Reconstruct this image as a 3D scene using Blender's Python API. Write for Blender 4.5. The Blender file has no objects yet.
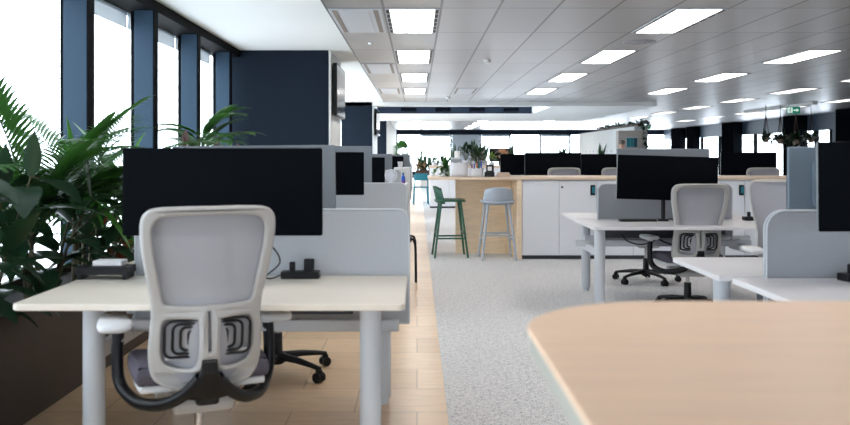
import bpy, bmesh, math, random
from mathutils import Vector, Matrix
random.seed(7)
PI = math.pi
S = bpy.context.scene
C = S.collection
R = math.radians

# ------------------------------------------------------------------ camera
cam_data = bpy.data.cameras.new('camera')
cam = bpy.data.objects.new('camera', cam_data); C.objects.link(cam)
cam.location = (0, 0, 1.27); cam.rotation_euler = (PI/2, 0, 0)
cam_data.sensor_width = 36.0; cam_data.lens = 36.0
cam_data.shift_x = 8/850; cam_data.shift_y = -57.5/850
cam_data.clip_start = 0.05; cam_data.clip_end = 300
cam_data.dof.use_dof = True; cam_data.dof.focus_distance = 8.5; cam_data.dof.aperture_fstop = 3.4
S.camera = cam

# ------------------------------------------------------------------ world, exposure
w = bpy.data.worlds.new('overcast_sky'); S.world = w; w.use_nodes = True
bg = w.node_tree.nodes['Background']
bg.inputs[0].default_value = (0.90, 0.955, 1.0, 1); bg.inputs[1].default_value = 5.5
# overcast sky, brighter towards the two ends of the floor than beside the facade
wt = w.node_tree
sky_dir = wt.nodes.new('ShaderNodeTexCoord'); sky_xyz = wt.nodes.new('ShaderNodeSeparateXYZ'); sky_sq = wt.nodes.new('ShaderNodeMath'); sky_sq.operation = 'MULTIPLY'
sky_range = wt.nodes.new('ShaderNodeMapRange'); sky_range.inputs[3].default_value = 5.0; sky_range.inputs[4].default_value = 9.0
wt.links.new(sky_dir.outputs['Generated'], sky_xyz.inputs[0]); wt.links.new(sky_xyz.outputs[1], sky_sq.inputs[0]); wt.links.new(sky_xyz.outputs[1], sky_sq.inputs[1])
wt.links.new(sky_sq.outputs[0], sky_range.inputs[0]); wt.links.new(sky_range.outputs[0], bg.inputs[1])
S.view_settings.view_transform = 'Standard'; S.view_settings.look = 'None'
S.view_settings.exposure = 0.0; S.view_settings.gamma = 1.0
S.view_settings.use_curve_mapping = False
S.cycles.max_bounces = 9; S.cycles.diffuse_bounces = 5; S.cycles.glossy_bounces = 4
S.cycles.transparent_max_bounces = 16
S.cycles.sample_clamp_indirect = 8; S.cycles.caustics_reflective = False; S.cycles.caustics_refractive = False
S.cycles.use_denoising = True

def portal(name, loc, rot, sx, sy):
    l = bpy.data.lights.new(name, 'AREA'); l.shape = 'RECTANGLE'; l.size = sx; l.size_y = sy
    l.cycles.is_portal = True
    o = bpy.data.objects.new(name, l); C.objects.link(o); o.location = loc; o.rotation_euler = rot
portal('daylight_portal', (-2.75, 2.2, 1.35), (0, -PI/2, 0), 2.6, 19)
portal('daylight_portal', (1.28, 24.8, 3.45), (0, 0, 0), 4.9, 4.0)
portal('daylight_portal', (3.4, -7.3, 1.4), (PI/2, 0, 0), 4.8, 2.4)
portal('daylight_portal', (-2.75, 22.8, 1.35), (0, -PI/2, 0), 2.6, 19.5)
portal('daylight_portal', (6.2, 47.9, 1.3), (-PI/2, 0, 0), 15.5, 2.5)
portal('daylight_portal', (14.1, 37, 1.3), (0, PI/2, 0), 2.5, 22)
LAMP = 9.6           # emission of the ceiling lamps

# ------------------------------------------------------------------ materials
def lin(c):
    return tuple(((v/255)/12.92 if v/255 <= .04045 else ((v/255+.055)/1.055)**2.4) for v in c) + (1,)

def mat(name, col, rough=.6, metal=0., spec=.5, noise=None, bump=None, emit=None):
    m = bpy.data.materials.new(name); m.use_nodes = True
    nt = m.node_tree; b = nt.nodes['Principled BSDF']
    b.inputs['Base Color'].default_value = lin(col); b.inputs['Roughness'].default_value = rough
    b.inputs['Metallic'].default_value = metal; b.inputs['Specular IOR Level'].default_value = spec
    tc = nt.nodes.new('ShaderNodeTexCoord')
    if noise:
        sc, amt = noise[0], noise[1]
        n = nt.nodes.new('ShaderNodeTexNoise'); n.inputs['Scale'].default_value = sc; n.inputs['Detail'].default_value = 4
        mp = nt.nodes.new('ShaderNodeMapping'); mp.inputs['Scale'].default_value = noise[2] if len(noise) > 2 else (1, 1, 1)
        nt.links.new(tc.outputs['Object'], mp.inputs[0]); nt.links.new(mp.outputs[0], n.inputs['Vector'])
        r = nt.nodes.new('ShaderNodeMapRange'); r.inputs[1].default_value = .3; r.inputs[2].default_value = .7
        r.inputs[3].default_value = 1-amt; r.inputs[4].default_value = 1+amt
        nt.links.new(n.outputs['Fac'], r.inputs[0])
        mx = nt.nodes.new('ShaderNodeVectorMath'); mx.operation = 'SCALE'; mx.inputs[0].default_value = lin(col)[:3]
        nt.links.new(r.outputs[0], mx.inputs['Scale']); nt.links.new(mx.outputs[0], b.inputs['Base Color'])
        if bump:
            bp = nt.nodes.new('ShaderNodeBump'); bp.inputs['Strength'].default_value = bump; bp.inputs['Distance'].default_value = .003
            nt.links.new(n.outputs['Fac'], bp.inputs['Height']); nt.links.new(bp.outputs[0], b.inputs['Normal'])
    if emit:
        b.inputs['Emission Color'].default_value = lin(col); b.inputs['Emission Strength'].default_value = emit
    return m

M = {}
M['white_desk'] = mat('desk_laminate', (222, 221, 224), .38, noise=(3, .015))
M['warm_desk'] = mat('warm_laminate', (226, 217, 204), .38, noise=(3, .015))
M['pale_metal'] = mat('pale_powder_coat', (196, 200, 206), .4)
M['grey_metal'] = mat('grey_powder_coat', (150, 152, 158), .45)
M['black_plastic'] = mat('black_plastic', (12, 13, 16), .4, spec=.3)
M['black_matte'] = mat('black_matte', (16, 17, 20), .6)
M['screen'] = mat('screen_glass', (7, 10, 15), .35, spec=.03)
M['tv_screen'] = mat('tv_screen_glass', (14, 17, 22), .12, spec=.6)
M['blue_back'] = mat('blue_grey_back', (108, 124, 138), .45, metal=.1)
M['monitor_back'] = mat('silver_back', (116, 122, 128), .42, metal=.2)
M['fabric'] = mat('grey_felt', (178, 182, 188), .95, spec=.1, noise=(210, .13, (1, 1, 2)), bump=.2)
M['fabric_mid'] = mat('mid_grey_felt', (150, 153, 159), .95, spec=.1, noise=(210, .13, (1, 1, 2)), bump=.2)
M['fabric_trim'] = mat('pale_piping', (196, 202, 208), .8)
M['chair_frame'] = mat('chair_frame', (172, 170, 168), .45)
M['chair_pad'] = mat('arm_pad', (212, 214, 216), .5)
M['seat'] = mat('seat_cloth', (88, 84, 94), .95, spec=.1, noise=(120, .1), bump=.3)
M['chrome'] = mat('chrome', (190, 190, 192), .2, metal=1.)
M['oak'] = mat('pale_oak', (246, 224, 194), .5, noise=(5, .08, (1, 1, 9)))
M['oak_top'] = mat('pale_oak_top', (226, 204, 180), .42, noise=(5, .06, (1, 8, 8)))
M['table_oak'] = mat('table_oak', (236, 203, 172), .42, noise=(4, .05, (1, 7, 7)))
M['table_edge'] = mat('table_edge', (158, 158, 150), .6)
M['cabinet'] = mat('cabinet_white', (232, 236, 242), .5, noise=(2, .01))
M['plinth'] = mat('plinth', (60, 62, 68), .5)
M['navy'] = mat('navy_paint', (23, 33, 45), .7, spec=.12, noise=(2, .03))
M['darkwall'] = mat('dark_wall', (13, 15, 19), .9, spec=.0)
M['white_paint'] = mat('white_paint', (232, 236, 236), .7)
M['plaster'] = mat('ceiling_plaster', (236, 240, 240), .8, noise=(1, .01))
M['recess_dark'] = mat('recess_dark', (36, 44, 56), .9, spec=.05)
M['fin'] = mat('fin_blue', (36, 59, 78), .6, spec=.3, noise=(300, .05))
M['black_frame'] = mat('black_aluminium', (6, 8, 11), .7, spec=.08)
M['planter'] = mat('planter_brown', (50, 38, 32), .55, noise=(3, .1))
M['soil'] = mat('soil', (32, 24, 20), .95, noise=(30, .4), bump=.6)
M['bark'] = mat('stem_bark', (70, 66, 44), .8, noise=(20, .2))
M['green_paint'] = mat('green_stool_paint', (44, 92, 74), .4)
M['blue_grey_paint'] = mat('pale_stool_paint', (174, 184, 196), .42)
M['teal'] = mat('teal_plastic', (12, 112, 130), .4)
M['dark_wood'] = mat('dark_wood', (74, 52, 40), .5, noise=(5, .15, (1, 8, 8)))
M['white_pot'] = mat('white_pot', (214, 216, 222), .6)
M['paper'] = mat('paper', (236, 236, 236), .8)
M['blue'] = mat('blue_plastic', (40, 86, 190), .4)
M['purple'] = mat('purple_plastic', (110, 50, 130), .4)
M['orange'] = mat('orange_plastic', (206, 120, 50), .4)
M['teal_print'] = mat('teal_print', (34, 124, 138), .5)
M['teal_dark'] = mat('teal_dark_print', (24, 74, 92), .5)
M['beige'] = mat('beige_board', (178, 172, 164), .6)
M['pinkbox'] = mat('tan_card', (206, 184, 168), .7)
M['skin'] = mat('skin', (206, 160, 138), .6)
M['hair'] = mat('grey_hair', (120, 112, 106), .8, noise=(80, .2))
M['shirt'] = mat('pale_shirt', (206, 214, 222), .8)
M['trousers'] = mat('dark_trousers', (44, 48, 60), .8)
M['brown_frame'] = mat('brown_frame', (92, 70, 56), .6)
M['blue_wall'] = mat('blue_grey_wall', (58, 78, 96), .5)
M['exit_green'] = mat('exit_green', (10, 124, 96), .4, emit=.6)
M['exit_white'] = mat('exit_white', (232, 244, 240), .4, emit=.8)
M['shade'] = mat('roller_blind', (186, 200, 212), .9)
M['tan_pot'] = mat('tan_pot', (150, 132, 116), .7)
M['reed'] = mat('rope', (58, 40, 34), .9)

def leafmat(name, col, var=.35, rough=.38):
    m = mat(name, col, rough, noise=(9, var)); b = m.node_tree.nodes['Principled BSDF']
    nt = m.node_tree; out = nt.nodes['Material Output']
    t = nt.nodes.new('ShaderNodeBsdfTranslucent'); t.inputs[0].default_value = lin((min(255, col[0]*1.5), min(255, col[1]*1.6), col[2]*1.1))
    mx = nt.nodes.new('ShaderNodeMixShader'); mx.inputs[0].default_value = .22
    nt.links.new(b.outputs[0], mx.inputs[1]); nt.links.new(t.outputs[0], mx.inputs[2]); nt.links.new(mx.outputs[0], out.inputs[0])
    return m
M['leaf_palm'] = leafmat('palm_leaf', (56, 92, 50))
M['leaf_dark'] = leafmat('dark_leaf', (32, 54, 40), .25, .3)
M['leaf_mid'] = leafmat('mid_leaf', (62, 104, 52))
M['leaf_red'] = leafmat('red_leaf', (112, 48, 36))
M['leaf_pink'] = leafmat('pink_leaf', (206, 150, 130))
M['leaf_spike'] = leafmat('spike_leaf', (40, 74, 56))
M['leaf_lime'] = leafmat('lime_leaf', (120, 150, 70))
M['leaf_purple'] = leafmat('purple_leaf', (70, 52, 56), .25, .35)

def mk(name):
    m = bpy.data.materials.new(name); m.use_nodes = True; nt = m.node_tree
    return m, nt, nt.nodes['Principled BSDF'], nt.nodes['Material Output']

def glass_mat(name, tint=(.94, .97, 1), amt=.08):
    m, nt, b, out = mk(name)
    tr = nt.nodes.new('ShaderNodeBsdfTransparent'); tr.inputs[0].default_value = tint + (1,)
    gl = nt.nodes.new('ShaderNodeBsdfGlossy'); gl.inputs['Roughness'].default_value = .03
    mx = nt.nodes.new('ShaderNodeMixShader'); lw = nt.nodes.new('ShaderNodeLayerWeight'); lw.inputs[0].default_value = .25
    mu = nt.nodes.new('ShaderNodeMath'); mu.operation = 'MULTIPLY'; mu.inputs[1].default_value = amt*4
    nt.links.new(lw.outputs['Fresnel'], mu.inputs[0]); nt.links.new(mu.outputs[0], mx.inputs[0])
    nt.links.new(tr.outputs[0], mx.inputs[1]); nt.links.new(gl.outputs[0], mx.inputs[2]); nt.links.new(mx.outputs[0], out.inputs[0])
    return m
M['glass'] = glass_mat('window_glass'); M['skylight_glass'] = glass_mat('skylight_glass', (.95, .97, 1.))

def sheer_mat(name, col, opacity):
    m, nt, b, out = mk(name)
    b.inputs['Base Color'].default_value = lin(col); b.inputs['Roughness'].default_value = .9
    tr = nt.nodes.new('ShaderNodeBsdfTransparent'); mx = nt.nodes.new('ShaderNodeMixShader')
    mx.inputs[0].default_value = opacity
    nt.links.new(tr.outputs[0], mx.inputs[1]); nt.links.new(b.outputs[0], mx.inputs[2]); nt.links.new(mx.outputs[0], out.inputs[0])
    return m
M['chair_mesh'] = sheer_mat('chair_mesh', (166, 167, 174), .92)
M['blind_sheer'] = sheer_mat('sheer_blind', (206, 216, 222), .75)

def emission_mat(name, col, s):
    m, nt, b, out = mk(name)
    e = nt.nodes.new('ShaderNodeEmission'); e.inputs[0].default_value = lin(col); e.inputs[1].default_value = s
    nt.links.new(e.outputs[0], out.inputs[0]); return m
M['lamp_panel'] = emission_mat('lamp_panel', (255, 248, 243), LAMP)
M['dim_panel'] = emission_mat('dim_panel', (255, 248, 243), LAMP*.25)
M['dim_tube'] = emission_mat('dim_tube', (255, 250, 246), LAMP*.5)
M['lamp_tube'] = emission_mat('lamp_tube', (255, 250, 246), LAMP*1.3)

def floor_wood():
    m, nt, b, out = mk('floor_boards')
    tc = nt.nodes.new('ShaderNodeTexCoord')
    br = nt.nodes.new('ShaderNodeTexBrick'); br.offset = .5
    br.inputs['Scale'].default_value = 1; br.inputs['Brick Width'].default_value = .62; br.inputs['Row Height'].default_value = .42
    br.inputs['Mortar Size'].default_value = .0025; br.inputs['Bias'].default_value = 0
    br.inputs['Color1'].default_value = lin((232, 203, 168)); br.inputs['Color2'].default_value = lin((218, 187, 152)); br.inputs['Mortar'].default_value = lin((165, 138, 112))
    nt.links.new(tc.outputs['Object'], br.inputs['Vector'])
    mp = nt.nodes.new('ShaderNodeMapping'); mp.inputs['Scale'].default_value = (3, 14, 3); nt.links.new(tc.outputs['Object'], mp.inputs[0])
    n = nt.nodes.new('ShaderNodeTexNoise'); n.inputs['Scale'].default_value = 2; n.inputs['Detail'].default_value = 6; n.inputs['Distortion'].default_value = .8
    nt.links.new(mp.outputs[0], n.inputs['Vector'])
    r = nt.nodes.new('ShaderNodeMapRange'); r.inputs[1].default_value = .25; r.inputs[2].default_value = .75; r.inputs[3].default_value = .86; r.inputs[4].default_value = 1.08
    nt.links.new(n.outputs['Fac'], r.inputs[0])
    v = nt.nodes.new('ShaderNodeVectorMath'); v.operation = 'SCALE'
    nt.links.new(br.outputs['Color'], v.inputs[0]); nt.links.new(r.outputs[0], v.inputs['Scale']); nt.links.new(v.outputs[0], b.inputs['Base Color'])
    b.inputs['Roughness'].default_value = .34
    return m
M['floor_wood'] = floor_wood()

def carpet():
    m, nt, b, out = mk('loop_carpet')
    tc = nt.nodes.new('ShaderNodeTexCoord')
    mp = nt.nodes.new('ShaderNodeMapping'); mp.inputs['Scale'].default_value = (170, 75, 1); nt.links.new(tc.outputs['Object'], mp.inputs[0])
    n = nt.nodes.new('ShaderNodeTexNoise'); n.inputs['Scale'].default_value = 1; n.inputs['Detail'].default_value = 3; nt.links.new(mp.outputs[0], n.inputs['Vector'])
    n2 = nt.nodes.new('ShaderNodeTexNoise'); n2.inputs['Scale'].default_value = 40; n2.inputs['Detail'].default_value = 3; nt.links.new(tc.outputs['Object'], n2.inputs['Vector'])
    ad = nt.nodes.new('ShaderNodeMath'); ad.operation = 'MULTIPLY_ADD'; ad.inputs[1].default_value = .35; nt.links.new(n2.outputs['Fac'], ad.inputs[0]); nt.links.new(n.outputs['Fac'], ad.inputs[2])
    cr = nt.nodes.new('ShaderNodeValToRGB')
    cr.color_ramp.elements[0].position = .48; cr.color_ramp.elements[0].color = lin((112, 113, 118))
    cr.color_ramp.elements[1].position = .80; cr.color_ramp.elements[1].color = lin((244, 243, 242))
    e = cr.color_ramp.elements.new(.62); e.color = lin((212, 212, 213))
    nt.links.new(ad.outputs[0], cr.inputs[0]); nt.links.new(cr.outputs[0], b.inputs['Base Color'])
    b.inputs['Roughness'].default_value = .95; b.inputs['Specular IOR Level'].default_value = .1
    bp = nt.nodes.new('ShaderNodeBump'); bp.inputs['Strength'].default_value = .4; bp.inputs['Distance'].default_value = .004
    nt.links.new(n.outputs['Fac'], bp.inputs['Height']); nt.links.new(bp.outputs[0], b.inputs['Normal'])
    return m
M['carpet'] = carpet()

def tiles():
    m, nt, b, out = mk('metal_ceiling_tile')
    tc = nt.nodes.new('ShaderNodeTexCoord'); sp = nt.nodes.new('ShaderNodeSeparateXYZ'); nt.links.new(tc.outputs['Object'], sp.inputs[0])
    def cell(sock, off, size):
        a = nt.nodes.new('ShaderNodeMath'); a.operation = 'SUBTRACT'; a.inputs[1].default_value = off; nt.links.new(sock, a.inputs[0])
        d = nt.nodes.new('ShaderNodeMath'); d.operation = 'DIVIDE'; d.inputs[1].default_value = size; nt.links.new(a.outputs[0], d.inputs[0])
        f = nt.nodes.new('ShaderNodeMath'); f.operation = 'FRACT'; nt.links.new(d.outputs[0], f.inputs[0])
        fl = nt.nodes.new('ShaderNodeMath'); fl.operation = 'FLOOR'; nt.links.new(d.outputs[0], fl.inputs[0])
        c = nt.nodes.new('ShaderNodeMath'); c.operation = 'PINGPONG'; c.inputs[1].default_value = .5; nt.links.new(f.outputs[0], c.inputs[0])
        l = nt.nodes.new('ShaderNodeMath'); l.operation = 'LESS_THAN'; l.inputs[1].default_value = .012/size; nt.links.new(c.outputs[0], l.inputs[0])
        return l.outputs[0], fl.outputs[0], f.outputs[0]
    lx, fx, rx = cell(sp.outputs[0], -.32, .55); ly, fy, ry = cell(sp.outputs[1], 8.1, 1.61)
    mxx = nt.nodes.new('ShaderNodeMath'); mxx.operation = 'MAXIMUM'; nt.links.new(lx, mxx.inputs[0]); nt.links.new(ly, mxx.inputs[1])
    cb = nt.nodes.new('ShaderNodeCombineXYZ'); nt.links.new(fx, cb.inputs[0]); nt.links.new(fy, cb.inputs[1])
    wn = nt.nodes.new('ShaderNodeTexWhiteNoise'); nt.links.new(cb.outputs[0], wn.inputs['Vector'])
    r = nt.nodes.new('ShaderNodeMapRange'); r.inputs[3].default_value = .93; r.inputs[4].default_value = 1.04; nt.links.new(wn.outputs['Value'], r.inputs[0])
    v = nt.nodes.new('ShaderNodeVectorMath'); v.operation = 'SCALE'; v.inputs[0].default_value = lin((190, 190, 192))[:3]; nt.links.new(r.outputs[0], v.inputs['Scale'])
    mx = nt.nodes.new('ShaderNodeMix'); mx.data_type = 'RGBA'; nt.links.new(mxx.outputs[0], mx.inputs['Factor']); nt.links.new(v.outputs[0], mx.inputs['A']); mx.inputs['B'].default_value = lin((112, 114, 118))
    nt.links.new(mx.outputs['Result'], b.inputs['Base Color'])
    b.inputs['Metallic'].default_value = .75; b.inputs['Roughness'].default_value = .36
    # every tray sags a little, so its reflection breaks at the joints
    p1 = nt.nodes.new('ShaderNodeMath'); p1.operation = 'PINGPONG'; p1.inputs[1].default_value = .5; nt.links.new(rx, p1.inputs[0])
    p2 = nt.nodes.new('ShaderNodeMath'); p2.operation = 'PINGPONG'; p2.inputs[1].default_value = .5; nt.links.new(ry, p2.inputs[0])
    p3 = nt.nodes.new('ShaderNodeMath'); p3.operation = 'MULTIPLY'; nt.links.new(p1.outputs[0], p3.inputs[0]); nt.links.new(p2.outputs[0], p3.inputs[1])
    p4 = nt.nodes.new('ShaderNodeMath'); p4.operation = 'MULTIPLY'; nt.links.new(p3.outputs[0], p4.inputs[0]); nt.links.new(wn.outputs['Value'], p4.inputs[1])
    bp = nt.nodes.new('ShaderNodeBump'); bp.inputs['Strength'].default_value = .3; bp.inputs['Distance'].default_value = .012
    nt.links.new(p4.outputs[0], bp.inputs['Height']); nt.links.new(bp.outputs[0], b.inputs['Normal'])
    return m
M['tile'] = tiles(); M['vent_slot'] = mat('vent_slot', (138, 128, 120), .6)

# ------------------------------------------------------------------ mesh builder
class MB:
    def __init__(s): s.v = []; s.f = []; s.sm = []; s.mi = []; s.mats = []
    def m(s, key):
        if key not in s.mats: s.mats.append(key)
        return s.mats.index(key)
    def add(s, vs, fs, smooth=False, mi=0):
        n = len(s.v); s.v += [tuple(v) for v in vs]
        for f in fs: s.f.append([n+i for i in f]); s.sm.append(smooth); s.mi.append(mi)
    def from_bm(s, bm, smooth=False, mi=0):
        bm.verts.index_update()
        s.add([v.co[:] for v in bm.verts], [[v.index for v in f.verts] for f in bm.faces], smooth, mi); bm.free()
    def box(s, x0, x1, y0, y1, z0, z1, bev=0, seg=2, mi=0, rot=None):
        bm = bmesh.new(); bmesh.ops.create_cube(bm, size=1)
        for v in bm.verts: v.co = Vector((x0+(v.co.x+.5)*(x1-x0), y0+(v.co.y+.5)*(y1-y0), z0+(v.co.z+.5)*(z1-z0)))
        if bev: bmesh.ops.bevel(bm, geom=bm.edges[:], offset=bev, segments=seg, affect='EDGES', profile=.5)
        if rot:
            for v in bm.verts: v.co = rot @ v.co
        s.from_bm(bm, False, mi)
    def plate(s, poly, axis, a0, a1, bev=0, mi=0, smooth=False, fn=None):
        """polygon given in the two other axes, extruded along axis from a0 to a1"""
        def P(p, a): return {'x': (a, p[0], p[1]), 'y': (p[0], a, p[1]), 'z': (p[0], p[1], a)}[axis]
        bm = bmesh.new()
        lo = [bm.verts.new(P(p, a0)) for p in poly]; hi = [bm.verts.new(P(p, a1)) for p in poly]
        n = len(poly); top = bm.faces.new(hi); bot = bm.faces.new(lo[::-1])
        for i in range(n): bm.faces.new((lo[i], lo[(i+1) % n], hi[(i+1) % n], hi[i]))
        bmesh.ops.recalc_face_normals(bm, faces=bm.faces[:])
        if bev:
            ed = [e for e in bm.edges if top in e.link_faces or bot in e.link_faces]
            bmesh.ops.bevel(bm, geom=ed, offset=bev, segments=2, affect='EDGES', profile=.5)
        if fn:
            for v in bm.verts: v.co = Vector(fn(*v.co))
        s.from_bm(bm, smooth, mi)
    def tube(s, pts, r, seg=10, caps=True, mi=0, flat=1.0):
        pts = [Vector(p) for p in pts]; n = len(pts)
        rs = r if isinstance(r, (list, tuple)) else [r]*n
        tang = []
        for i in range(n):
            a = pts[max(0, i-1)]; b = pts[min(n-1, i+1)]; t = (b-a); tang.append(t.normalized() if t.length > 1e-9 else Vector((0, 0, 1)))
        u = Vector((0, 0, 1)) if abs(tang[0].z) < .9 else Vector((1, 0, 0))
        u = (u-tang[0]*u.dot(tang[0])).normalized()
        vs = []
        for i in range(n):
            u = (u-tang[i]*u.dot(tang[i])).normalized(); vv = tang[i].cross(u)
            for k in range(seg):
                a = 2*PI*k/seg; vs.append(pts[i]+(u*math.cos(a)*flat+vv*math.sin(a))*rs[i])
        fs = []
        for i in range(n-1):
            for k in range(seg):
                fs.append((i*seg+k, i*seg+(k+1) % seg, (i+1)*seg+(k+1) % seg, (i+1)*seg+k))
        s.add(vs, fs, True, mi)
        if caps: s.add(vs[:seg], [tuple(range(seg))[::-1]], False, mi); s.add(vs[-seg:], [tuple(range(seg))], False, mi)
    def cyl(s, p0, p1, r0, r1=None, seg=16, mi=0): s.tube([p0, p1], [r0, r0 if r1 is None else r1], seg, True, mi)
    def lathe(s, prof, c=(0, 0, 0), seg=20, mi=0, smooth=True):
        vs = []; n = len(prof)
        for (r, z) in prof:
            for k in range(seg):
                a = 2*PI*k/seg; vs.append((c[0]+r*math.cos(a), c[1]+r*math.sin(a), c[2]+z))
        fs = []
        for i in range(n-1):
            for k in range(seg): fs.append((i*seg+k, i*seg+(k+1) % seg, (i+1)*seg+(k+1) % seg, (i+1)*seg+k))
        fs.append(tuple(range(seg))[::-1]); fs.append(tuple((n-1)*seg+k for k in range(seg)))
        s.add(vs, fs[:-2], smooth, mi); s.add(vs[:seg], [fs[-2]], False, mi); s.add(vs[-seg:], [tuple(range(seg))], False, mi)
    def leaf(s, base, d, L, W, droop=.5, n=6, fold=.25, twist=None, mi=0, tip=1.):
        d = Vector(d).normalized(); p = Vector(base); up = Vector((0, 0, 1))
        if abs(d.z) > .95: up = Vector((math.cos(L*99), math.sin(L*99), 0))
        if twist is not None: up = Vector(twist)
        vs = []; fs = []
        for i in range(n+1):
            t = i/n; wd = W*.5*max(.04, math.sin(PI*min(1, (t*.94+.06))**.8)**.9) if tip == 1. else W*.5*max(.03, (1-t**tip)*min(1, .5+t*2))
            side = d.cross(up)
            if side.length < 1e-4: side = Vector((1, 0, 0))
            side.normalize(); nn = side.cross(d).normalized()
            vs += [p-side*wd+nn*wd*fold, p.copy(), p+side*wd+nn*wd*fold]
            p = p+d*(L/n); d = (d+Vector((0, 0, -droop/n))).normalized()
        for i in range(n):
            a = i*3; fs += [(a, a+1, a+4, a+3), (a+1, a+2, a+5, a+4)]
        s.add(vs, fs, True, mi)
        return p
    def build(s, name, material, parent=None, loc=None):
        me = bpy.data.meshes.new(name); me.from_pydata(s.v, [], s.f)
        mats = material if isinstance(material, (list, tuple)) else [material]
        for k in mats: me.materials.append(M[k])
        me.polygons.foreach_set('use_smooth', s.sm); me.polygons.foreach_set('material_index', s.mi); me.update()
        o = bpy.data.objects.new(name, me); C.objects.link(o)
        if parent: o.parent = parent
        if loc: o.location = loc
        return o

def rrect(x0, x1, y0, y1, r, seg=6, corners=(1, 1, 1, 1)):
    """rounded rectangle, corners in order bl, br, tr, tl"""
    out = []
    for i, (cx, cy, a0) in enumerate(((x0, y0, PI), (x1, y0, 1.5*PI), (x1, y1, 0), (x0, y1, .5*PI))):
        rr = r*corners[i]
        if rr < 1e-6: out.append((cx, cy)); continue
        ox = cx+rr if cx == x0 else cx-rr; oy = cy+rr if cy == y0 else cy-rr
        for k in range(seg+1):
            a = a0+.5*PI*k/seg; out.append((ox+rr*math.cos(a), oy+rr*math.sin(a)))
    return out

def smooth_loop(pts, n=6):
    out = []; N = len(pts)
    for i in range(N):
        p0, p1, p2, p3 = [Vector(pts[(i+k-1) % N]) for k in range(4)]
        for j in range(n):
            t = j/n
            out.append(tuple(.5*((2*p1)+(p2-p0)*t+(2*p0-5*p1+4*p2-p3)*t*t+(3*p1-p0-3*p2+p3)*t*t*t)))
    return out

def smooth_path(pts, n=5):
    out = []; N = len(pts)
    for i in range(N-1):
        p = [Vector(pts[min(N-1, max(0, i+k-1))]) for k in range(4)]
        for j in range(n):
            t = j/n; out.append(.5*((2*p[1])+(p[2]-p[0])*t+(2*p[0]-5*p[1]+4*p[2]-p[3])*t*t+(3*p[1]-p[0]-3*p[2]+p[3])*t*t*t))
    out.append(Vector(pts[-1])); return out

def holed(outer, holes, depth, bev, fn):
    """flat shape with holes, given thickness and rounded rims, then bent by fn"""
    cu = bpy.data.curves.new('outline', 'CURVE'); cu.dimensions = '2D'; cu.fill_mode = 'BOTH'
    cu.offset = -bev; cu.extrude = depth/2-bev; cu.bevel_depth = bev; cu.bevel_resolution = 2
    for loop in [outer]+holes:
        sp = cu.splines.new('POLY'); sp.points.add(len(loop)-1); sp.use_cyclic_u = True
        for i, p in enumerate(loop): sp.points[i].co = (p[0], p[1], 0, 1)
    ob = bpy.data.objects.new('outline', cu); C.objects.link(ob)
    me = bpy.data.meshes.new_from_object(ob.evaluated_get(bpy.context.evaluated_depsgraph_get()))
    mb = MB(); mb.add([fn(v.co.x, v.co.y, v.co.z) for v in me.vertices], [list(p.vertices) for p in me.polygons], False)
    bpy.data.objects.remove(ob); bpy.data.meshes.remove(me); bpy.data.curves.remove(cu)
    return mb

# ------------------------------------------------------------------ scene bookkeeping
def tag(o, label, cat, group=None, kind=None):
    o['label'] = label; o['category'] = cat
    if group: o['group'] = group
    if kind: o['kind'] = kind
    return o
def thing(name, label, cat, loc=(0, 0, 0), rz=0, group=None):
    o = bpy.data.objects.new(name, None); C.objects.link(o); o.empty_display_size = .1
    o.location = loc; o.rotation_euler = (0, 0, rz)
    return tag(o, label, cat, group)
KIDS = {}
def kids(o): return [c for c in bpy.data.objects if c.parent == o]
def dup(root, loc, rz, label, group=None):
    tree = {}
    for c in bpy.data.objects:
        if c.parent: tree.setdefault(c.parent.name, []).append(c)
    r = root.copy(); C.objects.link(r); r.location = loc; r.rotation_euler = (0, 0, rz); r['label'] = label
    if group: r['group'] = group
    for ch in tree.get(root.name, []):
        c = ch.copy(); C.objects.link(c); c.parent = r
        for g in tree.get(ch.name, []):
            d = g.copy(); C.objects.link(d); d.parent = c
    return r
def struct(name, mb, material, parent=None, label=None):
    o = mb.build(name, material, parent)
    if not parent:
        o['kind'] = 'structure'
        if label: o['label'] = label; o['category'] = 'building part'
    return o
def bx(x0, x1, y0, y1, z0, z1, bev=0):
    b = MB(); b.box(x0, x1, y0, y1, z0, z1, bev); return b

CEIL = 2.67
XL, XR, YB, YF = -2.36, 13.78, -7.0, 47.5
# ------------------------------------------------------------------ the shell
struct('floor', bx(-2.9, .149, YB, YF, -.1, 0), 'floor_wood', label='pale timber floor of the aisle by the windows')
struct('floor_carpet', bx(.149, XR+.2, YB, YF, -.1, .004), 'carpet', label='flecked grey carpet right of the timber aisle')
b = MB(); b.box(-.87, XR+.2, YB, 22.45, CEIL, CEIL+.12); b.box(6.33, XR+.2, 22.45, YF, CEIL, CEIL+.12); b.box(-2.7, 6.33, 32.5, YF, CEIL, CEIL+.12)
struct('ceiling', b, 'tile', label='grey metal tile ceiling')
b = MB(); b.box(XL, -.873, YB, 22.45, CEIL-.004, CEIL+.12)
b.box(XL, -1.4, 22.45, 32.5, CEIL-.1, CEIL+.12)
b.box(-1.4, 6.33, 22.45, 22.9, CEIL-.1, CEIL+.12); b.box(3.63, 6.33, 22.9, 32.5, CEIL-.1, CEIL+.12); b.box(-1.4, 3.63, 26.7, 32.5, CEIL-.1, CEIL+.12)
b.box(3.63, 3.75, 22.9, 26.7, CEIL+.12, 3.3)
struct('ceiling_plaster', b, 'plaster', label='smooth white plaster ceiling strip and soffit')
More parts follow.
